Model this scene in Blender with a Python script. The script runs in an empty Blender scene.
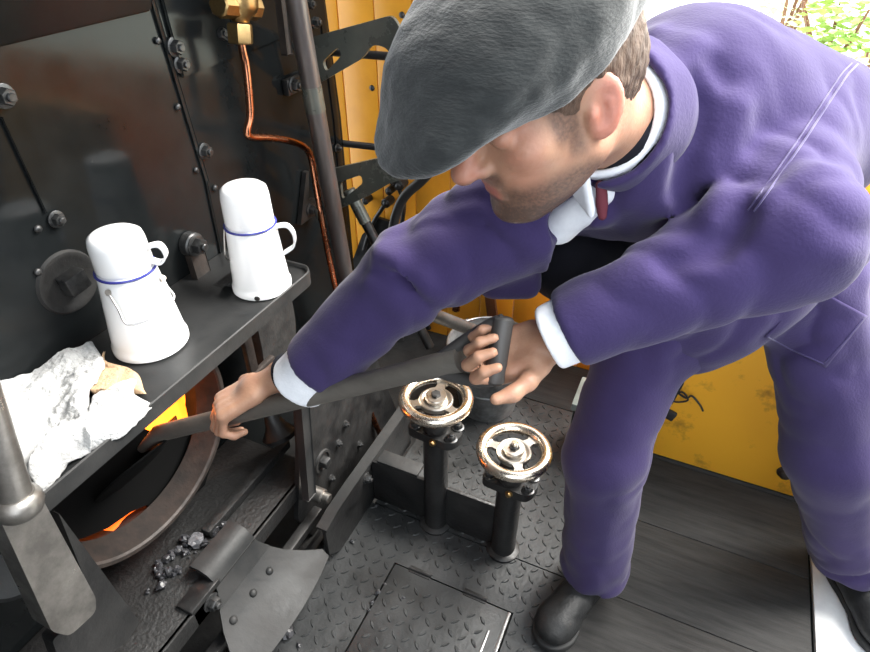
import bpy, bmesh, math, random
import numpy as np
from mathutils import Vector, Matrix, Quaternion

random.seed(7)
rng = np.random.RandomState(11)
SC = bpy.context.scene
COL = SC.collection

# ------------------------------------------------------------------ camera, sky, sun, exposure
FPX, TILT, AZI, CAMZ = 603.0, math.radians(36.5), math.radians(24.6), 1.65
fh = np.array([-math.sin(AZI), math.cos(AZI), 0.0])
CR = np.array([math.cos(AZI), math.sin(AZI), 0.0])
CF = fh * math.cos(TILT) + np.array([0, 0, -math.sin(TILT)])
CU = fh * math.sin(TILT) + np.array([0, 0, math.cos(TILT)])
CAM = np.array([0, 0, CAMZ])

cam = bpy.data.cameras.new('camera')
cam.sensor_width = 36.0
cam.lens = FPX / 870.0 * 36.0
cam.clip_start = 0.02
camo = bpy.data.objects.new('camera', cam)
COL.objects.link(camo)
M3 = Matrix((Vector(CR), Vector(CU), Vector(-CF))).transposed()
camo.matrix_world = Matrix.Translation(Vector(CAM)) @ M3.to_4x4()
SC.camera = camo

world = bpy.data.worlds.new('sky')
SC.world = world
world.use_nodes = True
bg = world.node_tree.nodes['Background']
bg.inputs['Color'].default_value = (0.86, 0.93, 1.0, 1)
bg.inputs['Strength'].default_value = 3.0

sl = bpy.data.lights.new('sun', 'SUN')
sl.energy = 16.0
sl.angle = math.radians(45)
sl.color = (1.0, 0.96, 0.9)
so = bpy.data.objects.new('sun', sl)
COL.objects.link(so)
so.rotation_euler = Vector((-0.46, -0.46, -0.76)).to_track_quat('-Z', 'Y').to_euler()

vs = SC.view_settings
vs.view_transform = 'Standard'
vs.look = 'None'
vs.gamma = 1.0
vs.use_curve_mapping = False
vs.exposure = 0.45

# ------------------------------------------------------------------ pixel rays of the measured photograph -> points on known planes
def ray(px, py):
    return CF + CR * (px - 435) / FPX + CU * (326 - py) / FPX
def onx(px, py, x):
    d = ray(px, py); return CAM + d * (x / d[0])
def ony(px, py, y):
    d = ray(px, py); return CAM + d * (y / d[1])
def onz(px, py, z):
    d = ray(px, py); return CAM + d * ((z - CAMZ) / d[2])
def dep(px, py, t):
    return CAM + ray(px, py) * t

# ------------------------------------------------------------------ materials
def mat(name, col, rough=0.5, metal=0.0, col2=None, nscale=8.0, contrast=(0.35, 0.65), bump=0.0, bscale=60.0,
        rvar=0.0, emit=None, estr=0.0, sheen=0.0, stretch=None, spec=0.5, coat=0.0, sss=0.0):
    m = bpy.data.materials.new(name)
    m.use_nodes = True
    nt = m.node_tree
    b = nt.nodes['Principled BSDF']
    b.inputs['Base Color'].default_value = (*col, 1)
    b.inputs['Roughness'].default_value = rough
    b.inputs['Metallic'].default_value = metal
    b.inputs['Specular IOR Level'].default_value = spec
    b.inputs['Coat Weight'].default_value = coat
    b.inputs['Sheen Weight'].default_value = sheen
    if sss:
        b.inputs['Subsurface Weight'].default_value = sss
        b.inputs['Subsurface Radius'].default_value = (0.01, 0.004, 0.002)
    if emit:
        b.inputs['Emission Color'].default_value = (*emit, 1)
        b.inputs['Emission Strength'].default_value = estr
    tc = nt.nodes.new('ShaderNodeTexCoord')
    mp = nt.nodes.new('ShaderNodeMapping')
    nt.links.new(tc.outputs['Object'], mp.inputs['Vector'])
    if stretch: mp.inputs['Scale'].default_value = stretch
    if col2 is not None or rvar:
        n = nt.nodes.new('ShaderNodeTexNoise')
        n.inputs['Scale'].default_value = nscale
        n.inputs['Detail'].default_value = 6
        n.inputs['Roughness'].default_value = 0.65
        nt.links.new(mp.outputs['Vector'], n.inputs['Vector'])
        if col2 is not None:
            r = nt.nodes.new('ShaderNodeValToRGB')
            r.color_ramp.elements[0].position = contrast[0]
            r.color_ramp.elements[1].position = contrast[1]
            r.color_ramp.elements[0].color = (*col, 1)
            r.color_ramp.elements[1].color = (*col2, 1)
            nt.links.new(n.outputs['Fac'], r.inputs['Fac'])
            nt.links.new(r.outputs['Color'], b.inputs['Base Color'])
        if rvar:
            mr = nt.nodes.new('ShaderNodeMapRange')
            mr.inputs['From Min'].default_value = 0.3
            mr.inputs['From Max'].default_value = 0.7
            mr.inputs['To Min'].default_value = max(0.03, rough - rvar)
            mr.inputs['To Max'].default_value = min(1, rough + rvar)
            nt.links.new(n.outputs['Fac'], mr.inputs['Value'])
            nt.links.new(mr.outputs['Result'], b.inputs['Roughness'])
    if bump:
        n2 = nt.nodes.new('ShaderNodeTexNoise')
        n2.inputs['Scale'].default_value = bscale
        n2.inputs['Detail'].default_value = 4
        nt.links.new(mp.outputs['Vector'], n2.inputs['Vector'])
        bp = nt.nodes.new('ShaderNodeBump')
        bp.inputs['Strength'].default_value = bump
        bp.inputs['Distance'].default_value = 0.004
        nt.links.new(n2.outputs['Fac'], bp.inputs['Height'])
        nt.links.new(bp.outputs['Normal'], b.inputs['Normal'])
    return m

M = {}
M['black_paint'] = mat('black gloss paint', (0.0055, 0.0065, 0.007), 0.15, 0, (0.012, 0.0135, 0.014), 3.0, bump=0.10, bscale=9, rvar=0.08, spec=0.2)
M['black_iron'] = mat('black iron', (0.009, 0.009, 0.0095), 0.42, 0.15, (0.024, 0.0235, 0.023), 14, bump=0.3, bscale=70, rvar=0.12)
M['sooty_iron'] = mat('sooty iron', (0.007, 0.007, 0.007), 0.7, 0.0, (0.022, 0.021, 0.020), 20, bump=0.5, bscale=60)
M['worn_steel'] = mat('worn steel', (0.34, 0.32, 0.295), 0.36, 0.85, (0.16, 0.15, 0.14), 12, bump=0.2, bscale=60, rvar=0.12)
M['apron_steel'] = mat('apron steel', (0.018, 0.019, 0.0195), 0.52, 0.1, (0.033, 0.0325, 0.032), 9, bump=0.25, bscale=50, rvar=0.12, spec=0.25)
M['pole'] = mat('oily pole', (0.085, 0.074, 0.070), 0.34, 0.6, (0.13, 0.115, 0.11), 20, bump=0.2, bscale=80, stretch=(1, 1, 0.2), rvar=0.1)
M['shelf'] = mat('shelf steel', (0.012, 0.013, 0.0135), 0.45, 0.2, (0.026, 0.026, 0.026), 10, bump=0.15, bscale=40, rvar=0.1)
M['bolt'] = mat('bolt steel', (0.035, 0.036, 0.037), 0.35, 0.6, (0.08, 0.08, 0.08), 60, rvar=0.1)
M['enamel'] = mat('white enamel', (0.90, 0.90, 0.90), 0.14, 0, (0.66, 0.64, 0.60), 16, (0.66, 0.80), spec=0.5)
M['blue_rim'] = mat('blue enamel rim', (0.035, 0.04, 0.22), 0.25)
M['chip'] = mat('chipped enamel', (0.02, 0.018, 0.016), 0.6)
M['wire'] = mat('wire', (0.45, 0.44, 0.43), 0.35, 1.0)
M['copper'] = mat('copper pipe', (0.52, 0.22, 0.12), 0.24, 1.0, (0.34, 0.13, 0.07), 25, rvar=0.1)
M['brass'] = mat('brass', (0.44, 0.29, 0.12), 0.36, 1.0, (0.28, 0.18, 0.08), 22, rvar=0.1)
M['wheel'] = mat('polished wheel', (0.90, 0.83, 0.72), 0.26, 1.0, (0.70, 0.58, 0.46), 18, rvar=0.08)
M['hub'] = mat('hub metal', (0.50, 0.47, 0.42), 0.34, 1.0, (0.32, 0.29, 0.26), 40, rvar=0.1)
M['bucket'] = mat('galvanised bucket', (0.34, 0.35, 0.35), 0.45, 0.6, (0.13, 0.13, 0.13), 14, rvar=0.12, bump=0.1, bscale=40)
M['plate'] = mat('chequer steel', (0.025, 0.0265, 0.027), 0.46, 0.35, (0.054, 0.056, 0.057), 7, bump=0.3, bscale=90, rvar=0.14)
M['wornedge'] = mat('worn bright steel', (0.42, 0.42, 0.42), 0.35, 0.9, (0.2, 0.2, 0.2), 30, rvar=0.1)
M['plank'] = mat('dark planks', (0.014, 0.0138, 0.0135), 0.7, 0, (0.036, 0.035, 0.034), 5, (0.3, 0.7), bump=0.5, bscale=26, stretch=(1, 9, 4), spec=0.22)
M['tread'] = mat('bright tread plate', (0.78, 0.79, 0.80), 0.45, 0.0, (0.6, 0.6, 0.6), 6, bump=0.1)  # near-white base stands in for daylight glare on the steel
M['yellow'] = mat('yellow paint', (0.84, 0.37, 0.026), 0.42, 0, (0.72, 0.30, 0.022), 5, (0.35, 0.7), bump=0.08, bscale=10)
M['yellow_dirty'] = mat('dirty yellow paint', (0.93, 0.45, 0.03), 0.45, 0, (0.30, 0.13, 0.02), 9, (0.58, 0.78), bump=0.1, bscale=30)
M['wood_brown'] = mat('brown wood', (0.16, 0.06, 0.025), 0.45, 0, (0.09, 0.035, 0.015), 8, stretch=(6, 6, 0.6))
M['cloth'] = mat('purple drill', (0.044, 0.031, 0.098), 0.88, 0, (0.035, 0.0245, 0.079), 7, (0.3, 0.7), bump=0.18, bscale=220, sheen=0.12, spec=0.12)
M['seam'] = mat('purple seam', (0.05, 0.037, 0.115), 0.9, 0, sheen=0.3, spec=0.2)
M['skin'] = mat('skin', (0.38, 0.212, 0.135), 0.5, 0, (0.31, 0.15, 0.095), 28, (0.35, 0.75), bump=0.15, bscale=220, sss=0.12)
def skin_layers(m):
    nt = m.node_tree; b = nt.nodes['Principled BSDF']
    src = b.inputs['Base Color'].links[0].from_socket
    at = nt.nodes.new('ShaderNodeAttribute'); at.attribute_name = 'skin_mask'
    sep = nt.nodes.new('ShaderNodeSeparateColor'); nt.links.new(at.outputs['Color'], sep.inputs['Color'])
    tc = nt.nodes.new('ShaderNodeTexCoord')
    n = nt.nodes.new('ShaderNodeTexNoise'); n.inputs['Scale'].default_value = 260; n.inputs['Detail'].default_value = 3
    nt.links.new(tc.outputs['Object'], n.inputs['Vector'])
    ma = nt.nodes.new('ShaderNodeMath'); ma.operation = 'MULTIPLY_ADD'; ma.inputs[1].default_value = 0.7; ma.inputs[2].default_value = 0.45
    nt.links.new(n.outputs['Fac'], ma.inputs[0])
    mu = nt.nodes.new('ShaderNodeMath'); mu.operation = 'MULTIPLY'; mu.use_clamp = True
    nt.links.new(sep.outputs['Red'], mu.inputs[0]); nt.links.new(ma.outputs[0], mu.inputs[1])
    for sock, col in ((sep.outputs['Green'], (0.42, 0.15, 0.105)), (mu.outputs[0], (0.075, 0.045, 0.034))):
        mx = nt.nodes.new('ShaderNodeMix'); mx.data_type = 'RGBA'
        nt.links.new(sock, mx.inputs['Factor']); nt.links.new(src, mx.inputs['A']); mx.inputs['B'].default_value = (*col, 1)
        src = mx.outputs['Result']
    nt.links.new(src, b.inputs['Base Color'])
skin_layers(M['skin'])
M['hair'] = mat('dark brown hair', (0.045, 0.024, 0.015), 0.6, 0, (0.09, 0.05, 0.03), 90, bump=0.8, bscale=240, stretch=(1, 1, 0.3))
M['beard'] = mat('stubble', (0.11, 0.062, 0.045), 0.8, 0, (0.26, 0.15, 0.11), 120, bump=0.7, bscale=300)
M['cap'] = mat('grey wool cap', (0.014, 0.0155, 0.016), 0.92, 0, (0.029, 0.0315, 0.0315), 30, (0.3, 0.7), bump=0.3, bscale=150, sheen=0.3, spec=0.15, stretch=(1, 1, 3))
M['white_cloth'] = mat('white cotton', (0.80, 0.81, 0.84), 0.85, 0, (0.70, 0.71, 0.75), 20, bump=0.2, bscale=200)
M['dark_cloth'] = mat('black cloth', (0.008, 0.008, 0.012), 0.9, 0, bump=0.2, spec=0.2)
M['tie'] = mat('dark red neckerchief', (0.12, 0.018, 0.03), 0.8)
M['boot'] = mat('black boot leather', (0.010, 0.0105, 0.011), 0.5, 0, (0.026, 0.026, 0.026), 20, bump=0.3, bscale=120, rvar=0.1, spec=0.28)
M['sole'] = mat('boot sole', (0.012, 0.012, 0.012), 0.7)
M['towel'] = mat('white towelling', (0.44, 0.44, 0.435), 0.95, 0, (0.16, 0.16, 0.16), 13, (0.50, 0.72), bump=1.0, bscale=170, sheen=0.3)
M['rag'] = mat('brown rag', (0.52, 0.36, 0.22), 0.95, 0, (0.34, 0.22, 0.13), 25, bump=0.9, bscale=150)
M['coal'] = mat('coal', (0.012, 0.012, 0.013), 0.30, 0, (0.05, 0.05, 0.055), 60, bump=0.8, bscale=90)
M['clinker'] = mat('grey clinker', (0.16, 0.16, 0.17), 0.5, 0, (0.06, 0.06, 0.065), 50, bump=0.8, bscale=90)
M['rusty'] = mat('burnt rusty iron', (0.040, 0.030, 0.025), 0.6, 0.2, (0.018, 0.014, 0.012), 22, bump=0.5, bscale=60)
M['tunnel'] = mat('scorched iron', (0.022, 0.015, 0.012), 0.8, 0.0, (0.010, 0.008, 0.007), 22, bump=0.5, bscale=60, spec=0.2)  # inner faces, darker than the ring's outer lip
M['grimy'] = mat('oily coal grime', (0.004, 0.004, 0.004), 0.6, 0.0, (0.010, 0.010, 0.010), 40, bump=0.8, bscale=90)  # ledge iron with the shading below the firehole put into its colour
M['fire'] = mat('fire', (0.9, 0.3, 0.03), 1.0, 0, emit=(1.0, 0.26, 0.014), estr=2.2)
M['firebed'] = mat('firebed', (0.3, 0.1, 0.03), 1.0, 0, emit=(1.0, 0.12, 0.006), estr=1.6)
M['greenbox'] = mat('grey green metal', (0.30, 0.34, 0.31), 0.5, 0.1, (0.22, 0.25, 0.23), 20)
M['bracket'] = mat('bracket paint', (0.075, 0.082, 0.072), 0.28, 0.4, (0.14, 0.145, 0.125), 6, bump=0.15, bscale=20, rvar=0.1)
M['hose'] = mat('rubber hose', (0.020, 0.020, 0.021), 0.5)
M['soot'] = mat('soot', (0.003, 0.003, 0.003), 0.9, 0, spec=0.1)  # near-black base stands in for the shade inside the firehole
M['grip'] = mat('dark grip', (0.045, 0.042, 0.040), 0.5)
M['shaft'] = mat('worn shovel shaft', (0.145, 0.130, 0.112), 0.5, 0.1, (0.085, 0.076, 0.066), 14, bump=0.3, bscale=70, stretch=(0.3, 1, 1))
M['leaf'] = mat('leaf', (0.16, 0.30, 0.05), 0.6, 0, (0.30, 0.42, 0.10), 5)
M['leaf_pale'] = mat('pale leaf', (0.46, 0.55, 0.26), 0.6, 0, (0.60, 0.66, 0.42), 5)
M['bank'] = mat('pale grass bank', (0.78, 0.80, 0.72), 0.9, 0, (0.66, 0.70, 0.55), 7, bump=0.5, bscale=20)  # grass whitened in its colour to stand for strong sunlight
M['roof'] = mat('cab roof paint', (0.06, 0.065, 0.07), 0.7)

# ------------------------------------------------------------------ object helpers
def link_mesh(name, bm, m, parent=None, smooth=True, angle=40):
    bmesh.ops.recalc_face_normals(bm, faces=bm.faces[:])
    me = bpy.data.meshes.new(name)
    bm.to_mesh(me); bm.free()
    return finish(name, me, m, parent, smooth, angle)

def finish(name, me, m, parent=None, smooth=True, angle=40):
    me.materials.append(m if not isinstance(m, str) else M[m])
    if smooth:
        me.polygons.foreach_set('use_smooth', [True] * len(me.polygons))
        if angle < 180:
            me.set_sharp_from_angle(angle=math.radians(angle))
    o = bpy.data.objects.new(name, me)
    COL.objects.link(o)
    if parent is not None:
        o.parent = parent
        o.matrix_parent_inverse = parent_inv(parent)
    return o

def world_of(o):
    mw = o.matrix_basis.copy()
    if o.parent is not None: mw = world_of(o.parent) @ o.matrix_parent_inverse @ mw
    return mw

def parent_inv(p):
    return world_of(p).inverted()

def tag(o, label=None, cat=None, group=None, kind=None):
    if label: o['label'] = label
    if cat: o['category'] = cat
    if group: o['group'] = group
    if kind: o['kind'] = kind
    return o

def thing(name, label, cat, loc=(0, 0, 0), group=None):
    o = bpy.data.objects.new(name, None)
    o.empty_display_size = 0.05
    COL.objects.link(o)
    o.location = Vector(loc)
    return tag(o, label, cat, group)

def copy_tree(o, parent=None):
    c = o.copy(); COL.objects.link(c)
    if parent is not None: c.parent = parent
    for ch in list(o.children): copy_tree(ch, c)
    return c

def frame(z, x=None):
    z = Vector(z).normalized()
    x = Vector(x) if x is not None else (Vector((0, 0, 1)) if abs(z.z) < 0.9 else Vector((1, 0, 0)))
    x = (x - z * x.dot(z)).normalized()
    y = z.cross(x)
    return Matrix((x, y, z)).transposed()

def add_box(bm, c, size, R=None, bevel=0.0, seg=2):
    g = bmesh.ops.create_cube(bm, size=1.0)
    vsx = g['verts']
    for v in vsx:
        p = Vector((v.co.x * size[0], v.co.y * size[1], v.co.z * size[2]))
        v.co = (R @ p if R is not None else p) + Vector(c)
    if bevel > 0:
        es = list({e for v in vsx for e in v.link_edges})
        bmesh.ops.bevel(bm, geom=es, offset=bevel, segments=seg, affect='EDGES', profile=0.5)

def add_lathe(bm, prof, org, axis, n=32, ref=None, caps=True):
    R = frame(axis, ref); org = Vector(org)
    rings = []
    for r, h in prof:
        ring = []
        for i in range(n):
            a = 2 * math.pi * i / n
            ring.append(bm.verts.new(org + R @ Vector((max(r, 1e-5) * math.cos(a), max(r, 1e-5) * math.sin(a), h))))
        rings.append(ring)
    for a, b in zip(rings[:-1], rings[1:]):
        for i in range(n):
            bm.faces.new((a[i], a[(i + 1) % n], b[(i + 1) % n], b[i]))
    if caps:
        bm.faces.new(rings[0][::-1]); bm.faces.new(rings[-1])

def add_cyl(bm, p0, p1, r0, r1=None, n=20, ch=0.0):
    p0 = Vector(p0); p1 = Vector(p1); r1 = r0 if r1 is None else r1
    L = (p1 - p0).length
    if ch > 0:
        prof = [(r0 - ch, 0), (r0, ch), (r1, L - ch), (r1 - ch, L)]
    else:
        prof = [(r0, 0), (r1, L)]
    add_lathe(bm, prof, p0, p1 - p0, n)

def smooth_path(pts, per=8):
    P = [np.array(p, float) for p in pts]
    P = [2 * P[0] - P[1]] + P + [2 * P[-1] - P[-2]]
    out = []
    for i in range(1, len(P) - 2):
        for k in range(per):
            t = k / per
            a, b, c, d = P[i - 1:i + 3]
            out.append(0.5 * ((2 * b) + (-a + c) * t + (2 * a - 5 * b + 4 * c - d) * t * t + (-a + 3 * b - 3 * c + d) * t ** 3))
    out.append(P[-2])
    return out

def add_tube(bm, pts, r, n=12, smooth=0, closed=False, section=None):
    """sweep a circle (or a 2D section) along a path; r a number or one per point"""
    if smooth: pts = smooth_path(pts, smooth)
    pts = [Vector(p) for p in pts]
    m = len(pts)
    rr = [r] * m if not hasattr(r, '__len__') else list(np.interp(np.linspace(0, 1, m), np.linspace(0, 1, len(r)), r))
    ref = None; rings = []
    for i, p in enumerate(pts):
        if closed: t = pts[(i + 1) % m] - pts[i - 1]
        else: t = pts[min(i + 1, m - 1)] - pts[max(i - 1, 0)]
        t.normalize()
        if ref is None:
            ref = Vector((0, 0, 1)) if abs(t.z) < 0.9 else Vector((1, 0, 0))
        ref = (ref - t * ref.dot(t)).normalized()
        s = t.cross(ref)
        ring = []
        if section is None:
            for k in range(n):
                a = 2 * math.pi * k / n
                ring.append(bm.verts.new(p + (ref * math.cos(a) + s * math.sin(a)) * rr[i]))
        else:
            for (a, b) in section:
                ring.append(bm.verts.new(p + ref * a + s * b))
        rings.append(ring)
    k = len(rings[0])
    pairs = list(zip(rings[:-1], rings[1:]))
    if closed: pairs.append((rings[-1], rings[0]))
    for a, b in pairs:
        for i in range(k):
            bm.faces.new((a[i], a[(i + 1) % k], b[(i + 1) % k], b[i]))
    if not closed:
        bm.faces.new(rings[0][::-1]); bm.faces.new(rings[-1])

def add_prism(bm, pts, off, holes=None):
    """closed polygon of 3D points extruded by off"""
    a = [bm.verts.new(Vector(p)) for p in pts]
    b = [bm.verts.new(Vector(p) + Vector(off)) for p in pts]
    n = len(a)
    bm.faces.new(a); bm.faces.new(b[::-1])
    for i in range(n):
        bm.faces.new((a[i], b[i], b[(i + 1) % n], a[(i + 1) % n]))

def add_prism_holes(bm, outer, holes, off):
    """polygon with holes, filled by triangulation, then extruded"""
    es = []
    for loop in [outer] + holes:
        v = [bm.verts.new(Vector(p)) for p in loop]
        for i in range(len(v)): es.append(bm.edges.new((v[i], v[(i + 1) % len(v)])))
    g = bmesh.ops.triangle_fill(bm, edges=es, use_beauty=True, use_dissolve=False)
    fs = [f for f in g['geom'] if isinstance(f, bmesh.types.BMFace)]
    ex = bmesh.ops.extrude_face_region(bm, geom=fs)
    for e in ex['geom']:
        if isinstance(e, bmesh.types.BMVert): e.co += Vector(off)

def rounded(poly, r=0.01, seg=4):
    """round the corners of a 3D polygon"""
    P = [np.array(p, float) for p in poly]; out = []
    for i in range(len(P)):
        a, b, c = P[i - 1], P[i], P[(i + 1) % len(P)]
        u = a - b; v = c - b
        q = min(r, np.linalg.norm(u) * .45, np.linalg.norm(v) * .45)
        p0 = b + u / np.linalg.norm(u) * q; p1 = b + v / np.linalg.norm(v) * q
        for k in range(seg + 1):
            t = k / seg
            out.append((1 - t) ** 2 * p0 + 2 * t * (1 - t) * b + t * t * p1)
    return out

def add_hexbolt(bm, p, nrm, r, washer=True, stud=True):
    p = Vector(p); nrm = Vector(nrm).normalized()
    h = 0
    if washer:
        add_lathe(bm, [(r * 1.35, 0), (r * 1.35, r * .22), (r * 1.25, r * .28)], p, nrm, 20); h = r * .25
    add_lathe(bm, [(r, h), (r, h + r * .75), (r * .86, h + r * .95)], p, nrm, 6)
    if stud:
        add_lathe(bm, [(r * .5, h + r * .9), (r * .5, h + r * 1.3), (r * .4, h + r * 1.4)], p, nrm, 12)

def add_rivet(bm, p, nrm, r):
    prof = [(r * math.cos(a), r * .7 * math.sin(a)) for a in np.linspace(0, math.pi / 2 - .1, 6)]
    add_lathe(bm, prof, p, nrm, 14)

# ------------------------------------------------------------------ signed distance solids -> smooth mesh (for the man and his clothes)
NROT = np.linalg.qr(np.random.RandomState(5).randn(3, 3))[0]
def vnoise(p, seed=0):
    p = p @ NROT + seed * 7.31
    q = np.floor(p).astype(np.int64); f = p - q
    f = f * f * f * (f * (f * 6 - 15) + 10)
    def h(i, j, k):
        n = (i * 374761393 + j * 668265263 + k * 2147483647 + seed * 974634631) & 0x7fffffff
        n = ((n ^ (n >> 13)) * 1274126177) & 0x7fffffff
        return ((n ^ (n >> 16)) & 0xffff) / 32768.0 - 1.0
    out = 0
    for a in (0, 1):
        for b in (0, 1):
            for c in (0, 1):
                w = (f[:, 0] if a else 1 - f[:, 0]) * (f[:, 1] if b else 1 - f[:, 1]) * (f[:, 2] if c else 1 - f[:, 2])
                out = out + w * h(q[:, 0] + a, q[:, 1] + b, q[:, 2] + c)
    return out

def rc(a, b, ra, rb=None):
    a = np.array(a, float); b = np.array(b, float); rb = ra if rb is None else rb
    ab = b - a; L2 = max(ab @ ab, 1e-12)
    def f(p):
        t = np.clip(((p - a) @ ab) / L2, 0, 1)
        return np.linalg.norm(p - a - t[:, None] * ab, axis=1) - (ra + (rb - ra) * t)
    return f
def ell(c, R, rad):
    """ellipsoid; rows of R are its axes"""
    c = np.array(c, float); R = np.array(R, float); rad = np.array(rad, float)
    def f(p):
        q = (p - c) @ R.T
        k0 = np.linalg.norm(q / rad, axis=1); k1 = np.linalg.norm(q / rad ** 2, axis=1)
        return k0 * (k0 - 1) / np.maximum(k1, 1e-9)
    return f
def rbox(c, R, half, r):
    c = np.array(c, float); R = np.array(R, float); half = np.array(half, float)
    def f(p):
        q = np.abs((p - c) @ R.T) - (half - r)
        return np.linalg.norm(np.maximum(q, 0), axis=1) + np.minimum(q.max(axis=1), 0) - r
    return f
def half(c, n):
    c = np.array(c, float); n = np.array(n, float); n = n / np.linalg.norm(n)
    return lambda p: (p - c) @ n
def smin(a, b, k):
    if k <= 0: return np.minimum(a, b)
    h = np.maximum(k - np.abs(a - b), 0) / k
    return np.minimum(a, b) - h * h * k * .25
class Solid:
    def __init__(s): s.ops = []; s.disp = None
    def u(s, f, k=0.02): s.ops.append(('u', f, k)); return s
    def cut(s, f, k=0.01): s.ops.append(('s', f, k)); return s
    def isect(s, f, k=0.01): s.ops.append(('i', f, k)); return s
    def __call__(s, p):
        d = np.full(len(p), 10.0)
        for op, f, k in s.ops:
            if op == 'u': d = smin(d, f(p), k)
            elif op == 's': d = -smin(-d, f(p), k)
            else: d = -smin(-d, -f(p), k)
        if s.disp is not None: d = d + s.disp(p)
        return d
    def mesh(s, lo, hi, h):
        lo = np.array(lo, float); hi = np.array(hi, float)
        B = 8; nb = np.ceil((hi - lo) / (B * h)).astype(int)
        bi = np.stack(np.meshgrid(*[np.arange(k) for k in nb], indexing='ij'), -1).reshape(-1, 3)
        dc = np.concatenate([s(lo + (c + .5) * B * h) for c in np.array_split(bi, max(1, len(bi) // 100000))])
        bi = bi[np.abs(dc) < B * h * 1.5]
        g = np.stack(np.meshgrid(*[np.arange(B + 1)] * 3, indexing='ij'), -1).reshape(-1, 3)
        D = []
        for c in np.array_split(bi, max(1, len(bi) // 250)):
            pts = (c[:, None, :] * B + g[None]).reshape(-1, 3)
            D.append(s(lo + pts * h).reshape(len(c), B + 1, B + 1, B + 1))
        D = np.concatenate(D)
        ins = D < 0
        S = [(a, b, c) for a in (0, 1) for b in (0, 1) for c in (0, 1)]
        sl = lambda A, o: A[:, o[0]:o[0] + B, o[1]:o[1] + B, o[2]:o[2] + B]
        cnt = sum(sl(ins, o).astype(int) for o in S)
        blk, i, j, k = np.nonzero((cnt > 0) & (cnt < 8))
        acc = np.zeros((len(blk), 3)); num = np.zeros(len(blk))
        vals = {o: D[blk, i + o[0], j + o[1], k + o[2]] for o in S}
        for o in S:
            for ax in range(3):
                if o[ax] == 0:
                    q = list(o); q[ax] = 1; q = tuple(q)
                    a, b = vals[o], vals[q]
                    m = (a < 0) != (b < 0)
                    t = np.where(m, a / np.where(m, a - b, 1), 0)
                    pt = np.tile(np.array(o, float), (len(blk), 1)); pt[:, ax] = t
                    acc += pt * m[:, None]; num += m
        cell = bi[blk] * B + np.stack([i, j, k], -1)
        V = lo + (cell + acc / num[:, None]) * h
        N = nb * B + 2
        key = (cell[:, 0] * N[1] + cell[:, 1]) * N[2] + cell[:, 2]
        order = np.argsort(key); ks = key[order]
        def find(c):
            kk = (c[:, 0] * N[1] + c[:, 1]) * N[2] + c[:, 2]
            pos = np.clip(np.searchsorted(ks, kk), 0, len(ks) - 1)
            return np.where(ks[pos] == kk, order[pos], -1)
        F = []
        for ax in range(3):
            o2 = [0, 0, 0]; o2[ax] = 1
            a = vals[(0, 0, 0)]; b = vals[tuple(o2)]
            m = (a < 0) != (b < 0)
            u = np.eye(3, dtype=int)[(ax + 1) % 3]; v = np.eye(3, dtype=int)[(ax + 2) % 3]
            c = cell[m]
            q = np.stack([find(c), find(c - u), find(c - u - v), find(c - v)], -1)
            fl = a[m] >= 0
            q[fl] = q[fl][:, ::-1]
            F.append(q[(q >= 0).all(axis=1)])
        return V, np.concatenate(F)
    def obj(s, name, m, parent, lo, hi, h, relax=2):
        V, F = s.mesh(lo, hi, h)
        me = bpy.data.meshes.new(name)
        me.from_pydata(V.tolist(), [], F.tolist())
        me.update()
        if relax:
            bm = bmesh.new(); bm.from_mesh(me)
            for _ in range(relax): bmesh.ops.smooth_vert(bm, verts=bm.verts[:], factor=0.5, use_axis_x=True, use_axis_y=True, use_axis_z=True)
            bm.to_mesh(me); bm.free()
        return finish(name, me, m, parent, True, 180)

# ================================================================== THE SETTING
XB = -1.15           # face of the boiler backhead
YW = 2.02            # inner face of the cab side boards
def box_obj(name, lo, hi, m, parent=None, bevel=0.0):
    bm = bmesh.new(); lo = np.array(lo); hi = np.array(hi)
    add_box(bm, (lo + hi) / 2, hi - lo, None, bevel)
    return link_mesh(name, bm, m, parent)

def lozenges(bm, x0, x1, y0, y1, z, pitch, skip=None, L=0.0145, W=0.0046, H=0.0030):
    i = 0; y = y0 + pitch * .5
    while y < y1 - pitch * .3:
        x = x0 + pitch * .5; j = 0
        while x < x1 - pitch * .3:
            if skip is None or not skip(x, y):
                a = math.radians(45 if (i + j) % 2 else -45)
                ca, sa = math.cos(a), math.sin(a)
                base = []; top = []
                for u, w in ((-1, 0), (-.55, .8), (0, 1), (.55, .8), (1, 0), (.55, -.8), (0, -1), (-.55, -.8)):
                    for lst, k, zz in ((base, 1, 0), (top, .62, H)):
                        px_, py_ = u * L * k, w * W * k
                        lst.append(bm.verts.new((x + px_ * ca - py_ * sa, y + px_ * sa + py_ * ca, z + zz)))
                for q in range(8):
                    bm.faces.new((base[q], base[(q + 1) % 8], top[(q + 1) % 8], top[q]))
                bm.faces.new(top)
            x += pitch; j += 1
        y += pitch; i += 1

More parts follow.
